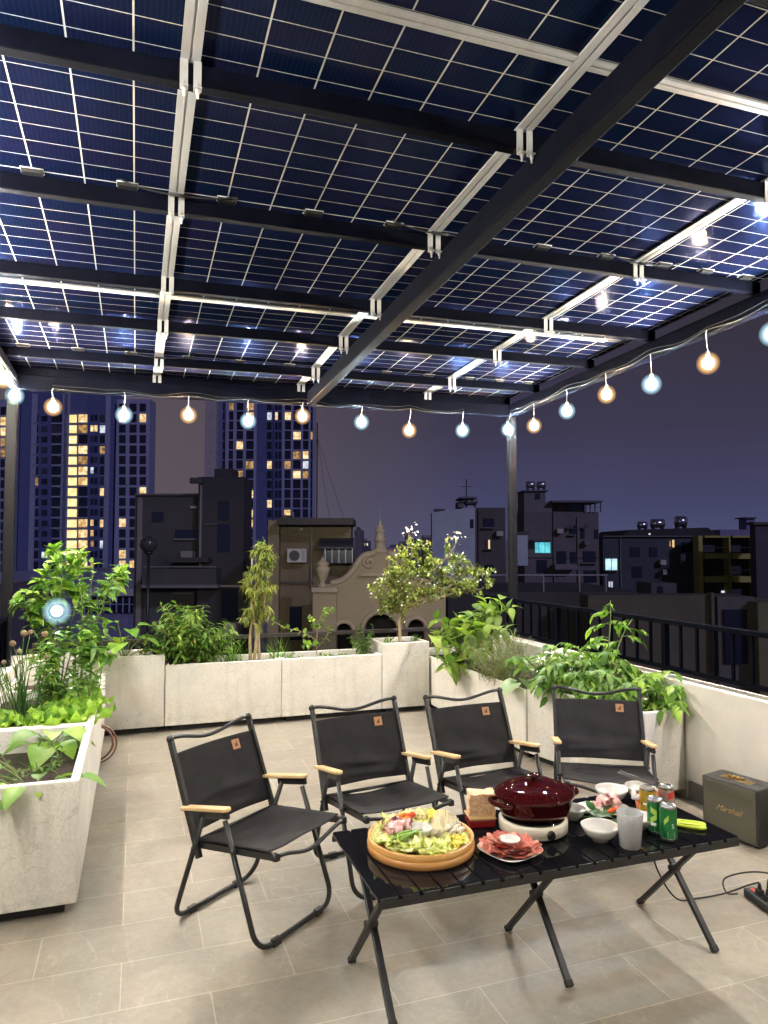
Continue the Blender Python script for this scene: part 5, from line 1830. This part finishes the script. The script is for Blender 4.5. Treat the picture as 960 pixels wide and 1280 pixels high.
for k in range(17):
    y = 517.0 + fp * k - 11.5 + 13.1
    if y > 712: break
    B.boxm(slabs, 64, y + 9.6, 78, y + 11.6, -.7, .0)
    B.boxm(slabs, 97, y + 9.8, 110, y + 11.2, -.5, .0)
    B.boxm(slabs, 41, y + 9.8, 48, y + 11.2, -.5, .0)
    B.boxm(slabs, 124.4, y + 9.8, 132, y + 11.2, -.5, .0)
    sw = M_stair
    cells.append((82.8, y, 95.6, y + 9.6, sw))
    def rnd_m(p, p2=.15):
        q = random.random()
        return random.choice(M_lit) if q < p else (M_win2 if q < p + p2 else M_win)
    cells.append((98.2, y - .6, 108.8, y + 9.2, random.choice((M_lit[0], M_lit[1], M_lit[1], M_lit[3])) if random.random() < .72 else M_win))
    cells.append((64.5, y, 77.2, y + 9.2, rnd_m(.0)))
    if random.random() < .55:
        w_ = random.uniform(3.5, 8)
        x = 77 - w_ - random.uniform(0, 3)
        B.part('window', random.choice(M_lit), x, y + .4, x + w_, y + 9, -.22, -.121)
    cells.append((41.8, y, 47.4, y + 9.2, rnd_m(.1)))
    cells.append((52, y + 1, 59, y + 8, rnd_m(.04, .5)))
    cells.append((113.2, y, 116.6, y + 7.5, rnd_m(.42)))
    cells.append((118, y, 121.6, y + 7.5, rnd_m(.2)))
    cells.append((125, y, 131.6, y + 9.2, rnd_m(.24)))
cw = []
for k in range(17):
    y = 504.4 + fp * k
    if y > 708: break
    for a, b in ((149, 156.8), (162, 170.6), (174.6, 182.2)):
        cw.append((a, y, b, y + 10, random.choice(M_lit[:2]) if random.random() < .16 else M_win))
    cw.append((.8, y + 4, 9.4, y + 14, random.choice(M_lit) if random.random() < .2 else M_win))
fins.build('facade_fins', M_tfin, B.r)
slabs.build('balcony_slabs', M_tfin, B.r)
lit = [c for c in cells + cw if c[4] is not M_win]
allc = [(c, -.47) for c in cells] + [(c, -2.12) for c in cw]
allc.sort(key=lambda q: q[0][4] is M_win or q[0][4] is M_win2)
for c, f in allc[:92]: B.part('window', c[4], *c[:4], f, f + .11 if f > -1 else f + .115)
m = MB()
for c, f in allc[92:]: B.boxm(m, *c[:4], f, f + .11 if f > -1 else f + .115)
m.build('window', M_win, B.r, kind='stuff')

# second tower
random.seed(202)
B = Bld('apartment_tower', 'tall violet apartment tower rising behind the stepped dark building', 'tower', 257, 393, TD)
B.part('wall', M_tdark, 276.2, 470, 392, 716, 0, 4, True)
B.part('end_wall', dk('pale beige end wall', (.40, .35, .33), .15), 257, 470, 268, 716, -3, -.5, True)
B.part('side_wall', M_tw, 268.1, 470, 276.1, 716, -.4, 4, True)
B.part('bay_wall', dk('bluish bay render', (.095, .11, .24), .2), 342.5, 470, 353, 716, -.5, -.01)
B.part('bay_wall', dk('bluish bay render', (.095, .11, .24), .2), 319, 470, 332, 716, -.3, -.01)
fins, cells = MB(), []
for x in (282.6, 292.3, 304.6, 317.8, 353.3, 364.1, 376.4, 386.0): B.boxm(fins, x, 470, x + 1.3, 716, -.55, .0)
B.boxm(fins, 391.2, 470, 393, 716, -.55, 0)
fp = 12.2
for k in range(18):
    y = 491.0 + fp * k
    B.boxm(fins, 283, y + 9.6, 318, y + 11.1, -.5, .0)
    B.boxm(fins, 354, y + 9.6, 386, y + 11.1, -.5, .0)
    for a, b, p in ((277, 280.5, .25), (284.4, 291.6, .2), (294.2, 303.6, .3), (306.4, 317.2, .22), (334, 339.5, .16), (344, 347, .1), (348.4, 351.5, .15), (355, 363.6, .22), (366, 376, .36), (378.2, 385.4, .12), (387.6, 391, .15)):
        q = random.random()
        cells.append((a, y, b, y + 9.2, random.choice(M_lit) if q < p else M_win))
fins.build('facade_fins', M_tfin, B.r)
cells.sort(key=lambda c: (c[4] is M_win, -(c[2] - c[0])))
for c in cells[:95]: B.part('window', c[4], *c[:4], -.12 if not 342 < c[0] < 352 else -.62, -.001 if not 342 < c[0] < 352 else -.502)
m = MB()
for c in cells[95:]: B.boxm(m, *c[:4], -.12 if not 342 < c[0] < 352 else -.62, -.001 if not 342 < c[0] < 352 else -.502)
m.build('window', M_win, B.r, kind='stuff')

# podium at the foot of the towers
B = Bld('podium_building', 'low podium with a band of glazing in front of the lit tower', 'building', 20, 172, 120)
B.part('wall', dk('podium render', (.20, .20, .30)), 20, 714, 172, 800, 0, 20, True)
B.part('roof_slab', mat('pale podium slab', (.42, .40, .42), .8), 104, 736, 172, 745, -1, 0)
B.part('glazing', M_win, 105, 746.5, 170, 766, -.3, -.01)
m = MB()
for k in range(9): B.boxm(m, 105 + k * 8, 746.5, 105.8 + k * 8, 766, -.5, -.31)
B.boxm(m, 105, 755, 170, 755.8, -.5, -.31)
m.build('glazing_bars', mat('pale glazing bars', (.35, .36, .5), .6), B.r)

# dark stepped building
M_dk1 = dk('charcoal render', (.050, .046, .050), .2)
M_dk2 = dk('dark grey render', (.036, .033, .037), .2)
B = Bld('stepped_building', 'dark stepped building with a rooftop block and slab canopy', 'building', 169, 303, 20)
B.part('wall', M_dk1, 169, 619, 248, 900, 0, 1.6, True)
B.part('tower_wall', M_dk2, 248.2, 596, 302, 900, -.4, .8, True)
B.part('roof_block', M_dk2, 268, 586, 291, 595.8, .0, .8)
B.part('roof_slab', M_dk1, 237, 597, 252, 604, -.6, -.42)
B.part('parapet_cap', mat('grey cap', (.12, .11, .12), .8), 168.5, 616.8, 248, 619, -.08, 1.6)
B.part('window', M_win, 219, 662, 247, 673, -.04, -.002)
B.part('wall_light', mat('pale fitting', (.3, .3, .3), .6), 238, 632.5, 246, 635.5, -.08, -.002)
for (a, b_, c, d_) in ((273, 626, 286, 650), (272, 655, 287, 690)): B.part('window', M_win, a, b_, c, d_, -.43, -.402)
B.part('balcony', M_dk1, 178, 711, 270, 731, -1.0, -.002)
B.part('balcony_slab', mat('grey cap', (.12, .11, .12), .8), 176, 731.2, 272, 735, -1.1, -.002)
B.part('awning', M_dk2, 212, 697, 260, 703, -.9, -.002)
B.part('door', M_win, 243, 738, 263, 757, -.05, -.002)
B.part('door', M_win, 277, 736, 297, 776, -.45, -.402)
B.part('ledge', mat('pale ledge', (.30, .28, .28), .8), 270, 731.5, 300, 734, -.7, -.402)
BLD_ITEMS.append((B, [
    ('drain_pipe', M_pipe, 172, 622, 173.2, 900, -.09, -.003), ('drain_pipe', M_pipe, 250, 606, 251, 712, -.48, -.403),
    ('window_sill', M_pipe, 217.5, 673.2, 248, 674.6, -.12, -.003), ('window', M_win, 190, 640, 204, 652, -.04, -.002),
    ('balcony_rail', M_pipe, 178, 708, 270, 709, -1.0, -.95), ('storage_box', M_pipe, 226, 689, 240, 696.8, -.6, -.003),
    ('shutter', dk('dim shutter', (.06, .06, .07)), 180, 742, 214, 790, -.05, -.003), ('water_pipe', M_pipe, 216, 741, 240, 742.2, -.12, -.003),
    ('cable', M_pipe, 254, 655, 272, 655.6, -.46, -.42)]))
B = Bld('air_conditioner', 'pale air conditioner unit low on the dark stepped building', 'air conditioner', 282, 297, 19.3, base=-2.4)
a_ = B.loc(282, 778); b_ = B.loc(297, 791)
B.r.location = RZ @ Vector((B.xc, B.d - .25, -2.4))
B.part('casing', mat('air conditioner casing', (.42, .40, .36), .6), 282, 778, 297, 791, 0, .34)
# convex mirror ball on a post
gp = RZ @ Vector((bg_xz(186, 680, 15)[0], 15, bg_xz(186, 680, 15)[1]))
r = empty('globe_lamp', (gp.x, gp.y, gp.z), 0, 'unlit dark globe lamp on a thin post before the stepped building', 'lamp')
MB().ball((0, 0, 0), .185, 24, 16).build('globe', mat('smoked glass globe', (.03, .03, .035), .08, coat=1.0), r)
MB().tube([(0, 0, -.19), (0, 0, -3.0)], .03, 8).build('post', M_black, r)
MB().lathe([(.06, -.22), (.10, -.185), (.09, -.17), (.0001, -.165)], 16).build('collar', M_black, r)

# brown building with the balcony awning
M_br = dk('brown render', (.16, .125, .07), .25)
M_br2 = dk('olive render', (.20, .165, .095), .25)
B = Bld('brown_building', 'brown building with a flat roof slab and an air conditioner on its wall', 'building', 335, 442, 17)
B.part('wall', M_br, 347.2, 656, 438, 900, 0, 1.2, True)
B.part('side_wall', M_br2, 335, 650, 347, 900, -.3, 1.2, True)
B.part('roof_slab', dk('dark roof slab', (.07, .06, .05)), 346, 647.5, 441, 655.8, -.7, 1.2)
B.part('pipe', M_black, 347.5, 727, 392, 729.5, -.1, -.002)
B.part('doorway', M_win, 362, 758, 377, 800, -.05, -.002)
bal = B.part('balcony', M_win, 404, 688, 441, 704, -.55, -.002)
m = MB()
prof = []
P0, P1 = B.loc(398, 672, -.6), B.loc(441, 686, -.6)
for k in range(9):
    a = k / 8 * PI / 2
    prof.append((P0.x, -.6 * math.sin(a), P1.z + (P0.z - P1.z) * math.cos(a)))
m.extr([(p[0], p[1] - .004, p[2]) for p in prof] + [(P0.x, -.004, P1.z)], (P1.x - P0.x, 0, 0))
m.build('awning', mat('dark awning', (.03, .03, .035), .35), B.r)
m = MB()
for k in range(5): B.boxm(m, 406 + 8.5 * k, 686, 407 + 8.5 * k, 704, -.59, -.552)
B.boxm(m, 404, 685, 441, 686, -.60, -.552)
m.build('balcony_rail', mat('steel rail', (.25, .25, .26), .4, .5), bal)
BLD_ITEMS.append((B, [
    ('drain_pipe', M_pipe, 389, 656, 390.2, 735, -.10, -.003), ('cable', M_black, 384, 693, 398, 693.6, -.05, -.003), ('cable', M_black, 349, 668, 398, 668.7, -.04, -.003),
    ('wall_light', M_ac, 375, 660, 378, 662.5, -.1, -.003), ('roof_pipe', M_pipe, 356, 643, 357.2, 647.4, .2, .28), ('roof_pipe', M_pipe, 366, 640, 367.2, 647.4, .2, .28),
    ('roof_box', dk('dark roof slab', (.07, .06, .05)), 352, 644, 363, 647.4, .5, .9)]))
B2 = Bld('air_conditioner', 'pale air conditioner with a round dark fan on the brown building', 'air conditioner', 359, 383, 16.7, base=1.0)
B2.part('casing', mat('air conditioner casing', (.42, .40, .36), .6), 359, 686, 383, 703, 0, .28)
c_ = B2.loc(368, 694.5)
MB().tube([(c_.x, -.004, c_.z), (c_.x, -.02, c_.z)], .125, 24).build('fan', mat('dark fan', (.05, .05, .05), .6), B2.r)
m = MB()
m.box(B2.loc(377, 690).x, -.008, c_.z - .13, B2.loc(381.5, 690).x, -.002, c_.z + .13)
m.build('vent_panel', mat('grey vent', (.28, .27, .25), .6), B2.r)

# guyed mast behind the brown building
mp = RZ @ Vector((bg_xz(396, 648, 19)[0], 19, bg_xz(396, 648, 19)[1]))
r = empty('antenna_mast', mp, -YAW, 'thin guyed antenna mast rising behind the flat roof of the brown building', 'antenna')
MB().tube([(0, 0, -8), (0, 0, 2.6)], .018, 6).build('mast', M_black, r)
m = MB()
for tx in (-.5, .35, .75): m.tube([(0, 0, 2.2), (tx, .1, -.1)], .004, 4)
m.build('guy_wires', M_black, r)

# facade with the curved gable
M_tan = dk('tan stucco', (.33, .268, .155), .12)
M_tan2 = mat('pale tan moulding', (.39, .32, .20), .8, var=.12, scale=2)
B = Bld('gabled_facade', 'tan stucco facade with a scrolled baroque gable, arches and a slim spire', 'building', 391, 557, 15.5)
cv = [(391, 735), (405, 731), (413, 729.5), (424, 727), (433, 722), (441, 713), (447, 704), (453, 696.5), (459, 693.5), (465, 692.5), (468, 690), (482, 690), (485, 692.5), (492, 693.5), (498, 696.5), (503, 704), (510, 713), (519, 722), (529, 727), (541, 730), (557, 735)]
def arch(cx_, w_, ytop, ybot=900):
    out = []
    for k in range(13):
        a = PI - PI * k / 12
        out.append((cx_ + w_ / 2 * math.cos(a), ytop + w_ / 2 - w_ / 2 * math.sin(a)))
    return out
# wall with three arched openings, cut as one outline
outl = list(cv) + [(557, 905)]
for (cx_, w_, yt) in ((520, 21, 774), (476, 40, 768), (430, 20, 779)):
    a = arch(cx_, w_, yt)[::-1]
    outl += [(a[0][0], 905)] + a + [(a[-1][0], 905)]
outl += [(391, 905)]
pts = [B.loc(px, py) for px, py in outl]
for p in pts: p.y = 0
MB().extr([(p.x, 0, p.z) for p in reversed(pts)], (0, .5, 0)).build('wall', M_tan, B.r)
zb = B.loc(430, 905).z
xa, xb = B.loc(391, 800).x, B.loc(557, 800).x
MB().box(xa, .02, 0, xb, 5, zb - .01).build('base_wall', M_tan, B.r)
B.part('dark_interior', dk('dark interior', (.012, .011, .010)), 393, 760, 556, 905, .502, .7)
m = MB()
for side in (0, 1):
    seg = cv[2:11] if side == 0 else cv[12:20]
    pp = [B.loc(px, py - .2) for px, py in seg]
    m.tube(smooth_path([(p.x, .02, p.z) for p in pp], 3), .075, 8)
    c_ = B.loc(461.5 if side == 0 else 490, 703)
    sp_ = []
    for k in range(26):
        a = k / 25 * 2.6 * PI
        rr = .145 * (1 - k / 32)
        sg = 1 if side == 0 else -1
        sp_.append((c_.x - sg * rr * math.sin(a), -.03, c_.z + rr * math.cos(a)))
    m.tube(sp_, .035, 6)
m.build('scroll_moulding', M_tan2, B.r)
B.part('cornice', M_tan2, 450, 717, 500, 720, -.12, -.002)
B.part('pillar', M_tan, 391, 741, 420, 905, -.14, -.002)
B.part('pillar_cap', M_tan2, 389.5, 734.5, 422, 740.5, -.22, -.002)
m = MB()
for (cx_, w_, yt) in ((476, 47, 764.5), (430, 25, 776.5), (520, 26, 771.5)):
    a = [B.loc(px, py) for px, py in arch(cx_, w_, yt)]
    m.tube([(p.x, -.02, p.z) for p in a], .055, 8)
m.build('arch_moulding', M_tan2, B.r)
c_ = B.loc(475, 690)
prof = [(.20, -.02), (.20, .03), (.15, .06), (.115, .10), (.110, .24), (.135, .25), (.135, .28), (.105, .30), (.098, .44), (.118, .455), (.118, .475), (.080, .49), (.066, .56), (.078, .57), (.035, .60), (.018, .68), (.006, .72), (.004, 1.08), (.0001, 1.12)]
MB().lathe([(r_, z) for r_, z in prof], 20, (c_.x, .15, c_.z)).build('spire', M_tan2, B.r)
U = bg_xz(403, 734, 15.4)
up = RZ @ Vector((U[0], 15.4, U[1]))
o = MB().lathe([(.10, 0), (.10, .05), (.05, .08), (.05, .13), (.10, .20), (.155, .36), (.165, .42), (.12, .44), (.12, .48), (.17, .50), (.10, .55), (.05, .60), (.03, .63), (.0001, .68)], 20).build('stone_urn', M_tan2)
o.location = up
tag(o, 'carved pale urn standing on the pillar of the tan facade', 'urn')

# buildings beyond the parapet railing
M_bl = dk('pale blue grey side wall', (.42, .46, .50), .12)
M_bd = dk('dark brown grey front', (.10, .085, .08), .2)
def tank(loc, r, L, label):
    o = empty('water_tank', loc, -YAW, label, 'water tank', 'steel water tanks on the roofs')
    m = MB().lathe([(.0001, -L / 2), (r * .5, -L / 2 + .02), (r, -L / 2 + .10), (r, L / 2 - .10), (r * .5, L / 2 - .02), (.0001, L / 2)], 20)
    m.v = [(p[2], p[1], p[0] + r + .12) for p in m.v]
    m.build('drum', mat('stainless tank', (.45, .45, .48), .25, .9), o)
    m = MB()
    for s in (-1, 1): m.box(s * L * .3 - .05, -r * .8, 0, s * L * .3 + .05, r * .8, .22)
    m.build('cradle', M_black, o)
    return o
def tank_at(px, py, d, r, L, label):
    x, z = bg_xz(px, py, d)
    return tank(RZ @ Vector((x, d, z)), r, L, label)
B = Bld('corner_building', 'building with a pale blue side wall behind the canopy post', 'building', 540, 634, 45)
B.part('wall', M_bd, 594.2, 634.5, 634, 900, 0, 2.5, True)
m = MB()
P = [B.loc(540, 640.5, .0), B.loc(594, 634, 0), B.loc(594, 900, 0), B.loc(540, 900, 0)]
m.extr([(P[3].x, 0, 0), (P[2].x, 0, 0), (P[1].x, 0, P[1].z), (P[0].x, 0, P[0].z)], (0, 1.2, 0))
m.build('side_wall', M_bl, B.r)
B.part('window', M_win, 604, 648, 618, 659, -.05, -.002)
B.part('window', M_lit[1], 610.5, 675, 612.5, 686, -.06, -.003)
B.part('window', M_win2, 607, 675, 610.2, 686, -.05, -.002)
B.part('window', M_win2, 612.8, 675, 615.5, 686, -.05, -.002)
B.part('window', M_win, 588, 649, 592, 660, -.05, -.002)
B.part('roof_shed', dk('roof shed', (.14, .13, .14)), 573, 627, 580, 634.2, 1, 3)
B.part('roof_slab', mat('roof plate', (.10, .10, .12), .7), 575, 621, 596, 623, .5, 3.4)
m = MB()
a_ = B.loc(583, 622, 2); b_ = B.loc(584, 599, 2)
m.tube([(a_.x, 2, a_.z), (a_.x, 2, b_.z)], .035, 6)
m.tube([(a_.x - .35, 2, b_.z - .5), (a_.x + .35, 2, b_.z - .5)], .02, 6)
m.build('antenna', M_black, B.r)
BLD_ITEMS.append((B, [('drain_pipe', M_pipe, 598, 636, 599, 780, -.12, -.003), ('window_ledge', M_pipe, 603, 659.2, 619, 660.4, -.25, -.003),
    ('window_ledge', M_pipe, 606, 686.2, 617, 687.2, -.25, -.003), ('condenser', M_ac, 621, 664, 629, 670, -.4, -.003), ('window', M_win, 604, 706, 617, 718, -.05, -.002),
    ('wall_vent', M_pipe, 562, 668, 563, 669.2, -.05, -.003), ('wall_vent', M_pipe, 567, 668, 568, 669.2, -.05, -.003), ('roof_clutter', M_bd, 543, 636, 556, 640.4, .4, 1.0)]))
tank_at(588, 634, 46.5, .28, .95, 'water tank on the building with the pale blue side wall')

B = Bld('terraced_building', 'dark apartment building with a cyan lit window and an open roof terrace', 'building', 640, 753, 48)
B.part('wall', dk('dim grey mauve front', (.135, .115, .12), .2), 655, 640, 752, 900, 0, 2.5, True)
m = MB()
P = [B.loc(655.5, 640), B.loc(655.5, 632), B.loc(690, 626), B.loc(690, 640)]
m.extr([(p.x, .003, p.z) for p in reversed(P)], (0, 2.5, 0))
m.build('gable_wall', dk('mauve gable', (.17, .15, .16), .2), B.r)
B.part('roof_slab', mat('roof plate', (.10, .10, .12), .7), 690.2, 625.5, 753.5, 628, -.6, 2.5)
B.part('stair_tower', dk('mauve tower', (.15, .13, .14), .2), 655, 614, 682, 631.8, .1, 2.4)
B.part('stair_tower_slab', mat('roof plate', (.10, .10, .12), .7), 654, 612.5, 686, 614, -.1, 2.6)
B.part('window', M_win, 669, 617, 675, 624, .05, .098)
B.part('attic_wall', M_bd, 690.2, 628.2, 731, 639.8, .4, 2.5)
B.part('attic_opening', M_win, 711, 630.5, 730, 638, .35, .398)
m = MB()
for x in (732.5, 738, 744, 751): B.boxm(m, x, 628.2, x + 1.0, 639.8, -.2, .0)
B.boxm(m, 732, 634, 752, 634.8, -.1, .0)
m.build('terrace_posts', mat('grey posts', (.26, .26, .30), .7), B.r)
B.part('annex', M_bl, 641, 667, 660, 707, -1.0, -.002)
B.part('annex_roof', M_bd, 640, 664.5, 662, 666.8, -1.2, -.002)
B.part('window', emitter('cyan lit window', (.18, .80, .90), 1.0, (.10, .50, .62), 1.6), 669, 678, 688, 691, -.06, -.002)
for (a, b_, c, d_) in ((712, 661, 720, 668), (726, 661, 731, 673), (743, 662, 748, 673), (696, 689, 708, 705), (713, 690, 720, 704), (729, 689, 745, 703), (730, 713, 746, 728), (671, 700, 684, 716)):
    B.part('window', M_win, a, b_, c, d_, -.05, -.002)
B.part('neon_sign', mat('dim amber sign', (.16, .08, .03), .6), 697, 633.5, 704, 636.5, .3, .398)
BLD_ITEMS.append((B, [('drain_pipe', M_pipe, 692.5, 640, 693.4, 780, -.12, -.003), ('drain_pipe', M_pipe, 722.6, 646, 723.4, 780, -.12, -.003),
    ('condenser', M_ac, 697, 661, 704, 666.5, -.45, -.003), ('condenser', dk('dim condenser', (.2, .19, .18)), 731, 676, 737, 681, -.45, -.003), ('awning', M_bd, 666, 674.5, 691, 676.5, -.9, -.003),
    ('window_ledge', M_pipe, 711, 668.3, 721, 669.3, -.3, -.003), ('window_ledge', M_pipe, 728, 703.3, 747, 704.5, -.3, -.003), ('balcony', dk('mauve gable', (.17, .15, .16), .2), 694, 705.5, 722, 712, -.9, -.003),
    ('laundry', M_win2, 712, 656, 715, 660.5, -.4, -.3), ('laundry', M_win, 717, 656.5, 721, 660.5, -.4, -.3), ('laundry', M_win2, 731, 656, 735, 660, -.4, -.3),
    ('window_bar', M_black, 673.5, 678, 674, 691, -.10, -.0605), ('window_bar', M_black, 681, 678, 681.5, 691, -.10, -.0605), ('cable', M_black, 656, 697, 752, 697.4, -.08, -.003)]))
tank_at(663, 612.3, 50, .24, .7, 'water tank at the edge of the stair tower roof')
tank_at(676.5, 612.3, 50, .24, .7, 'water tank on the stair tower roof, towards the terrace')

B = Bld('long_house', 'long dark house with a hipped roof and one bright white window', 'house', 752, 884, 52)
B.part('wall', dk('blue black render', (.055, .062, .075), .2), 753.3, 671, 886, 900, 0, 2, True)
m = MB()
P = [B.loc(778, 671), B.loc(790, 662.5), B.loc(888, 659.5), B.loc(902, 671)]
m.extr([(p.x, .4, p.z + .02) for p in reversed(P)], (0, 7, 0))
m.build('roof', dk('dark tiled roof', (.03, .028, .03)), B.r)
B.part('window', emitter('bright white window', (.62, .92, 1.0), 1.2, (.40, .66, .78), 2.0), 757, 698.5, 771.5, 712.5, -.06, -.002)
B.part('window_bar', M_black, 764, 698.5, 764.8, 712.5, -.09, -.0605)
B.part('window', M_lit[2], 761, 727, 763, 735, -.05, -.002)
B.part('window', M_lit[2], 764, 727, 766, 735, -.05, -.002)
B.part('window', M_lit[1], 840.6, 675, 843, 684, -.05, -.002)
B.part('window', M_lit[3], 837, 676, 838.5, 683, -.05, -.002)
BLD_ITEMS.append((B, [('drain_pipe', M_pipe, 776, 672, 776.8, 780, -.12, -.003), ('window', M_win, 788, 684, 800, 696, -.05, -.002), ('window', M_win, 812, 684, 822, 696, -.05, -.002),
    ('window', M_win, 852, 678, 866, 690, -.05, -.002), ('window_ledge', M_pipe, 756, 712.8, 773, 714, -.3, -.003), ('condenser', M_ac, 826, 700, 833, 706, -.5, -.003), ('window', M_win, 790, 708, 803, 722, -.05, -.002),
    ('satellite_dish', M_ac, 829, 712, 834, 718, -.6, -.5), ('gutter', M_pipe, 753.5, 669.8, 876, 670.8, -.25, -.003), ('wall_lamp', M_lit[2], 812, 666.5, 813.2, 668.5, -.2, -.003)]))
tank_at(803, 662.5, 53, .26, .8, 'water tank at the end of the dark hipped roof')
tank_at(822, 661.8, 53, .33, 1.1, 'largest water tank, in the middle of the dark hipped roof')
tank_at(851, 660.5, 53, .40, .9, 'water tank beside the ridge of the dark hipped roof')

B = Bld('balcony_house', 'house front of mustard yellow balcony bays', 'house', 875, 948, 50)
M_mus = dk('mustard render', (.34, .31, .085), .2)
B.part('wall', dk('dark balcony interior', (.03, .032, .045)), 877, 671, 945, 900, .9, 1.8, True)
m = MB()
for x0, x1 in ((873, 881), (911, 916), (944, 947)): B.boxm(m, x0, 669.5, x1, 800, 0, .898)
for y0, y1 in ((669.5, 672), (692, 698.5), (720.5, 728)): 
    B.boxm(m, 881.05, y0, 910.95, y1, .002, .896); B.boxm(m, 916.05, y0, 943.95, y1, .002, .896)
m.build('balcony_frame', M_mus, B.r)
B.part('lit_doorway', M_lit[0], 938.5, 725, 942, 742, .84, .898)
B.part('lit_doorway', M_lit[2], 902, 738.5, 908, 741, .84, .898)
B.part('curtain', M_win2, 936, 675, 942, 691, .84, .898)
m = MB()
for x0, x1 in ((881, 911), (916, 944)):
    for y in (684, 712): B.boxm(m, x0 + .1, y, x1 - .1, y + 1.0, .2, .3)
m.build('balcony_rail', M_black, B.r)
B = Bld('edge_building', 'dark plain block at the frame edge behind the mustard balconies', 'building', 938, 1010, 46)
B.part('wall', dk('dark plum render', (.075, .06, .075), .2), 944, 656, 1010, 900, 0, .7, True)
B.part('roof_slab', M_bd, 942, 652.5, 1010, 655.8, -.2, .7)
B = Bld('violet_house', 'faint violet house with a roof tank far behind the balconies', 'house', 898, 944, 90)
B.part('wall', dk('violet render', (.20, .17, .30), .2), 900, 662, 944, 800, 0, 3, True)
B.part('roof_block', dk('violet render', (.20, .17, .30), .2), 933, 648, 944, 661.8, .5, 2.5)
B.part('roof_slab', M_bd, 931, 646.5, 946, 648, .2, 2.8)
# things fixed to the walls of the neighbours
for B, items in BLD_ITEMS:
    for it in items:
        B.part(it[0], it[1], *it[2:])
# near roofs below the railing
B = Bld('flat_roof', 'flat neighbouring roof with a thin guard rail beyond the parapet', 'roof', 560, 760, 26)
B.part('wall', dk('dark roof wall', (.05, .045, .042), .2), 560, 740, 800, 900, 0, 7, True)
m = MB()
for x in (645, 679, 724, 757): B.boxm(m, x, 719.5, x + 1.4, 739.8, .2, .24)
B.boxm(m, 560, 718, 760, 719.4, .2, .24)
m.build('guard_rail', mat('grey posts', (.26, .26, .30), .7), B.r)
B = Bld('garden_wall_house', 'low house behind a long brown wall beyond the railing', 'house', 735, 1000, 24)
B.part('wall', dk('brown boundary wall', (.095, .080, .055), .2), 735, 744, 896, 900, 0, 1, True)
B.part('pier', dk('brown boundary wall', (.095, .080, .055), .2), 889, 741, 896.5, 900, -.2, -.002, True)
B.part('end_wall', dk('dark mustard wall', (.14, .125, .07), .2), 947, 753, 1000, 900, -.3, 2, True)
B.part('wall', M_bd, 896.7, 746, 946.8, 900, .3, 2, True)
B.part('doorway', M_win, 905, 762, 935, 830, .2, .298)
B.part('roof_hut', dk('dark hut', (.06, .058, .065)), 814, 729, 846, 744, 1.5, 3)
B.part('hut_opening', M_win, 823, 733, 829, 741, 1.44, 1.498)
# skyline
random.seed(303)
M_far = [dk('far house render', (.16, .14, .15), .2), dk('far grey house', (.10, .09, .11), .2), dk('far pale house', (.30, .26, .27), .2), dk('far plum house', (.12, .10, .15), .2)]
sky_ = [(443, 452, 662, 70), (449, 462, 676, 95), (484, 498, 684, 95), (495, 512, 680, 110), (512, 531, 676, 100), (524, 545, 672, 120), (508, 514, 668, 130), (531, 543, 682, 80), (430, 450, 690, 90), (545, 560, 690, 150), (632, 662, 676, 100), (752, 790, 676, 130), (940, 990, 664, 140), (-40, 30, 730, 100), (180, 330, 738, 70)]
for k, (a, b_, yt, d) in enumerate(sky_):
    B = Bld('distant_house', 'small distant house on the skyline, ' + ['a slim block beside the brown building', 'with pale lit top by the spire', 'low and grey just past the spire', 'low and plum past the spire', 'wider one left of the corner building', 'stepped one against the pale blue wall', 'topped by a tiny tower', 'whitish gable near the flowering tree', 'hidden behind the scrolled gable', 'peeking past the pale blue wall', 'between canopy post and terraced building', 'over the long dark house', 'above the plain block at the edge', 'at the foot of the lit tower', 'below the stepped building'][k], 'house', a, b_, d)
    B.part('wall', M_far[k % 4], a, yt, b_, 800, 0, 8, True)
    B.part('roof_block', M_far[(k + 1) % 4], a + (b_ - a) * .25, yt - 3, a + (b_ - a) * .7, yt - .02, 1, 5)
    for j in range(2):
        x = a + (b_ - a) * random.uniform(.1, .75)
        B.part('window', random.choice(M_lit + [M_win, M_win]), x, yt + 3, x + 1.6, yt + 6, -.08, -.003)
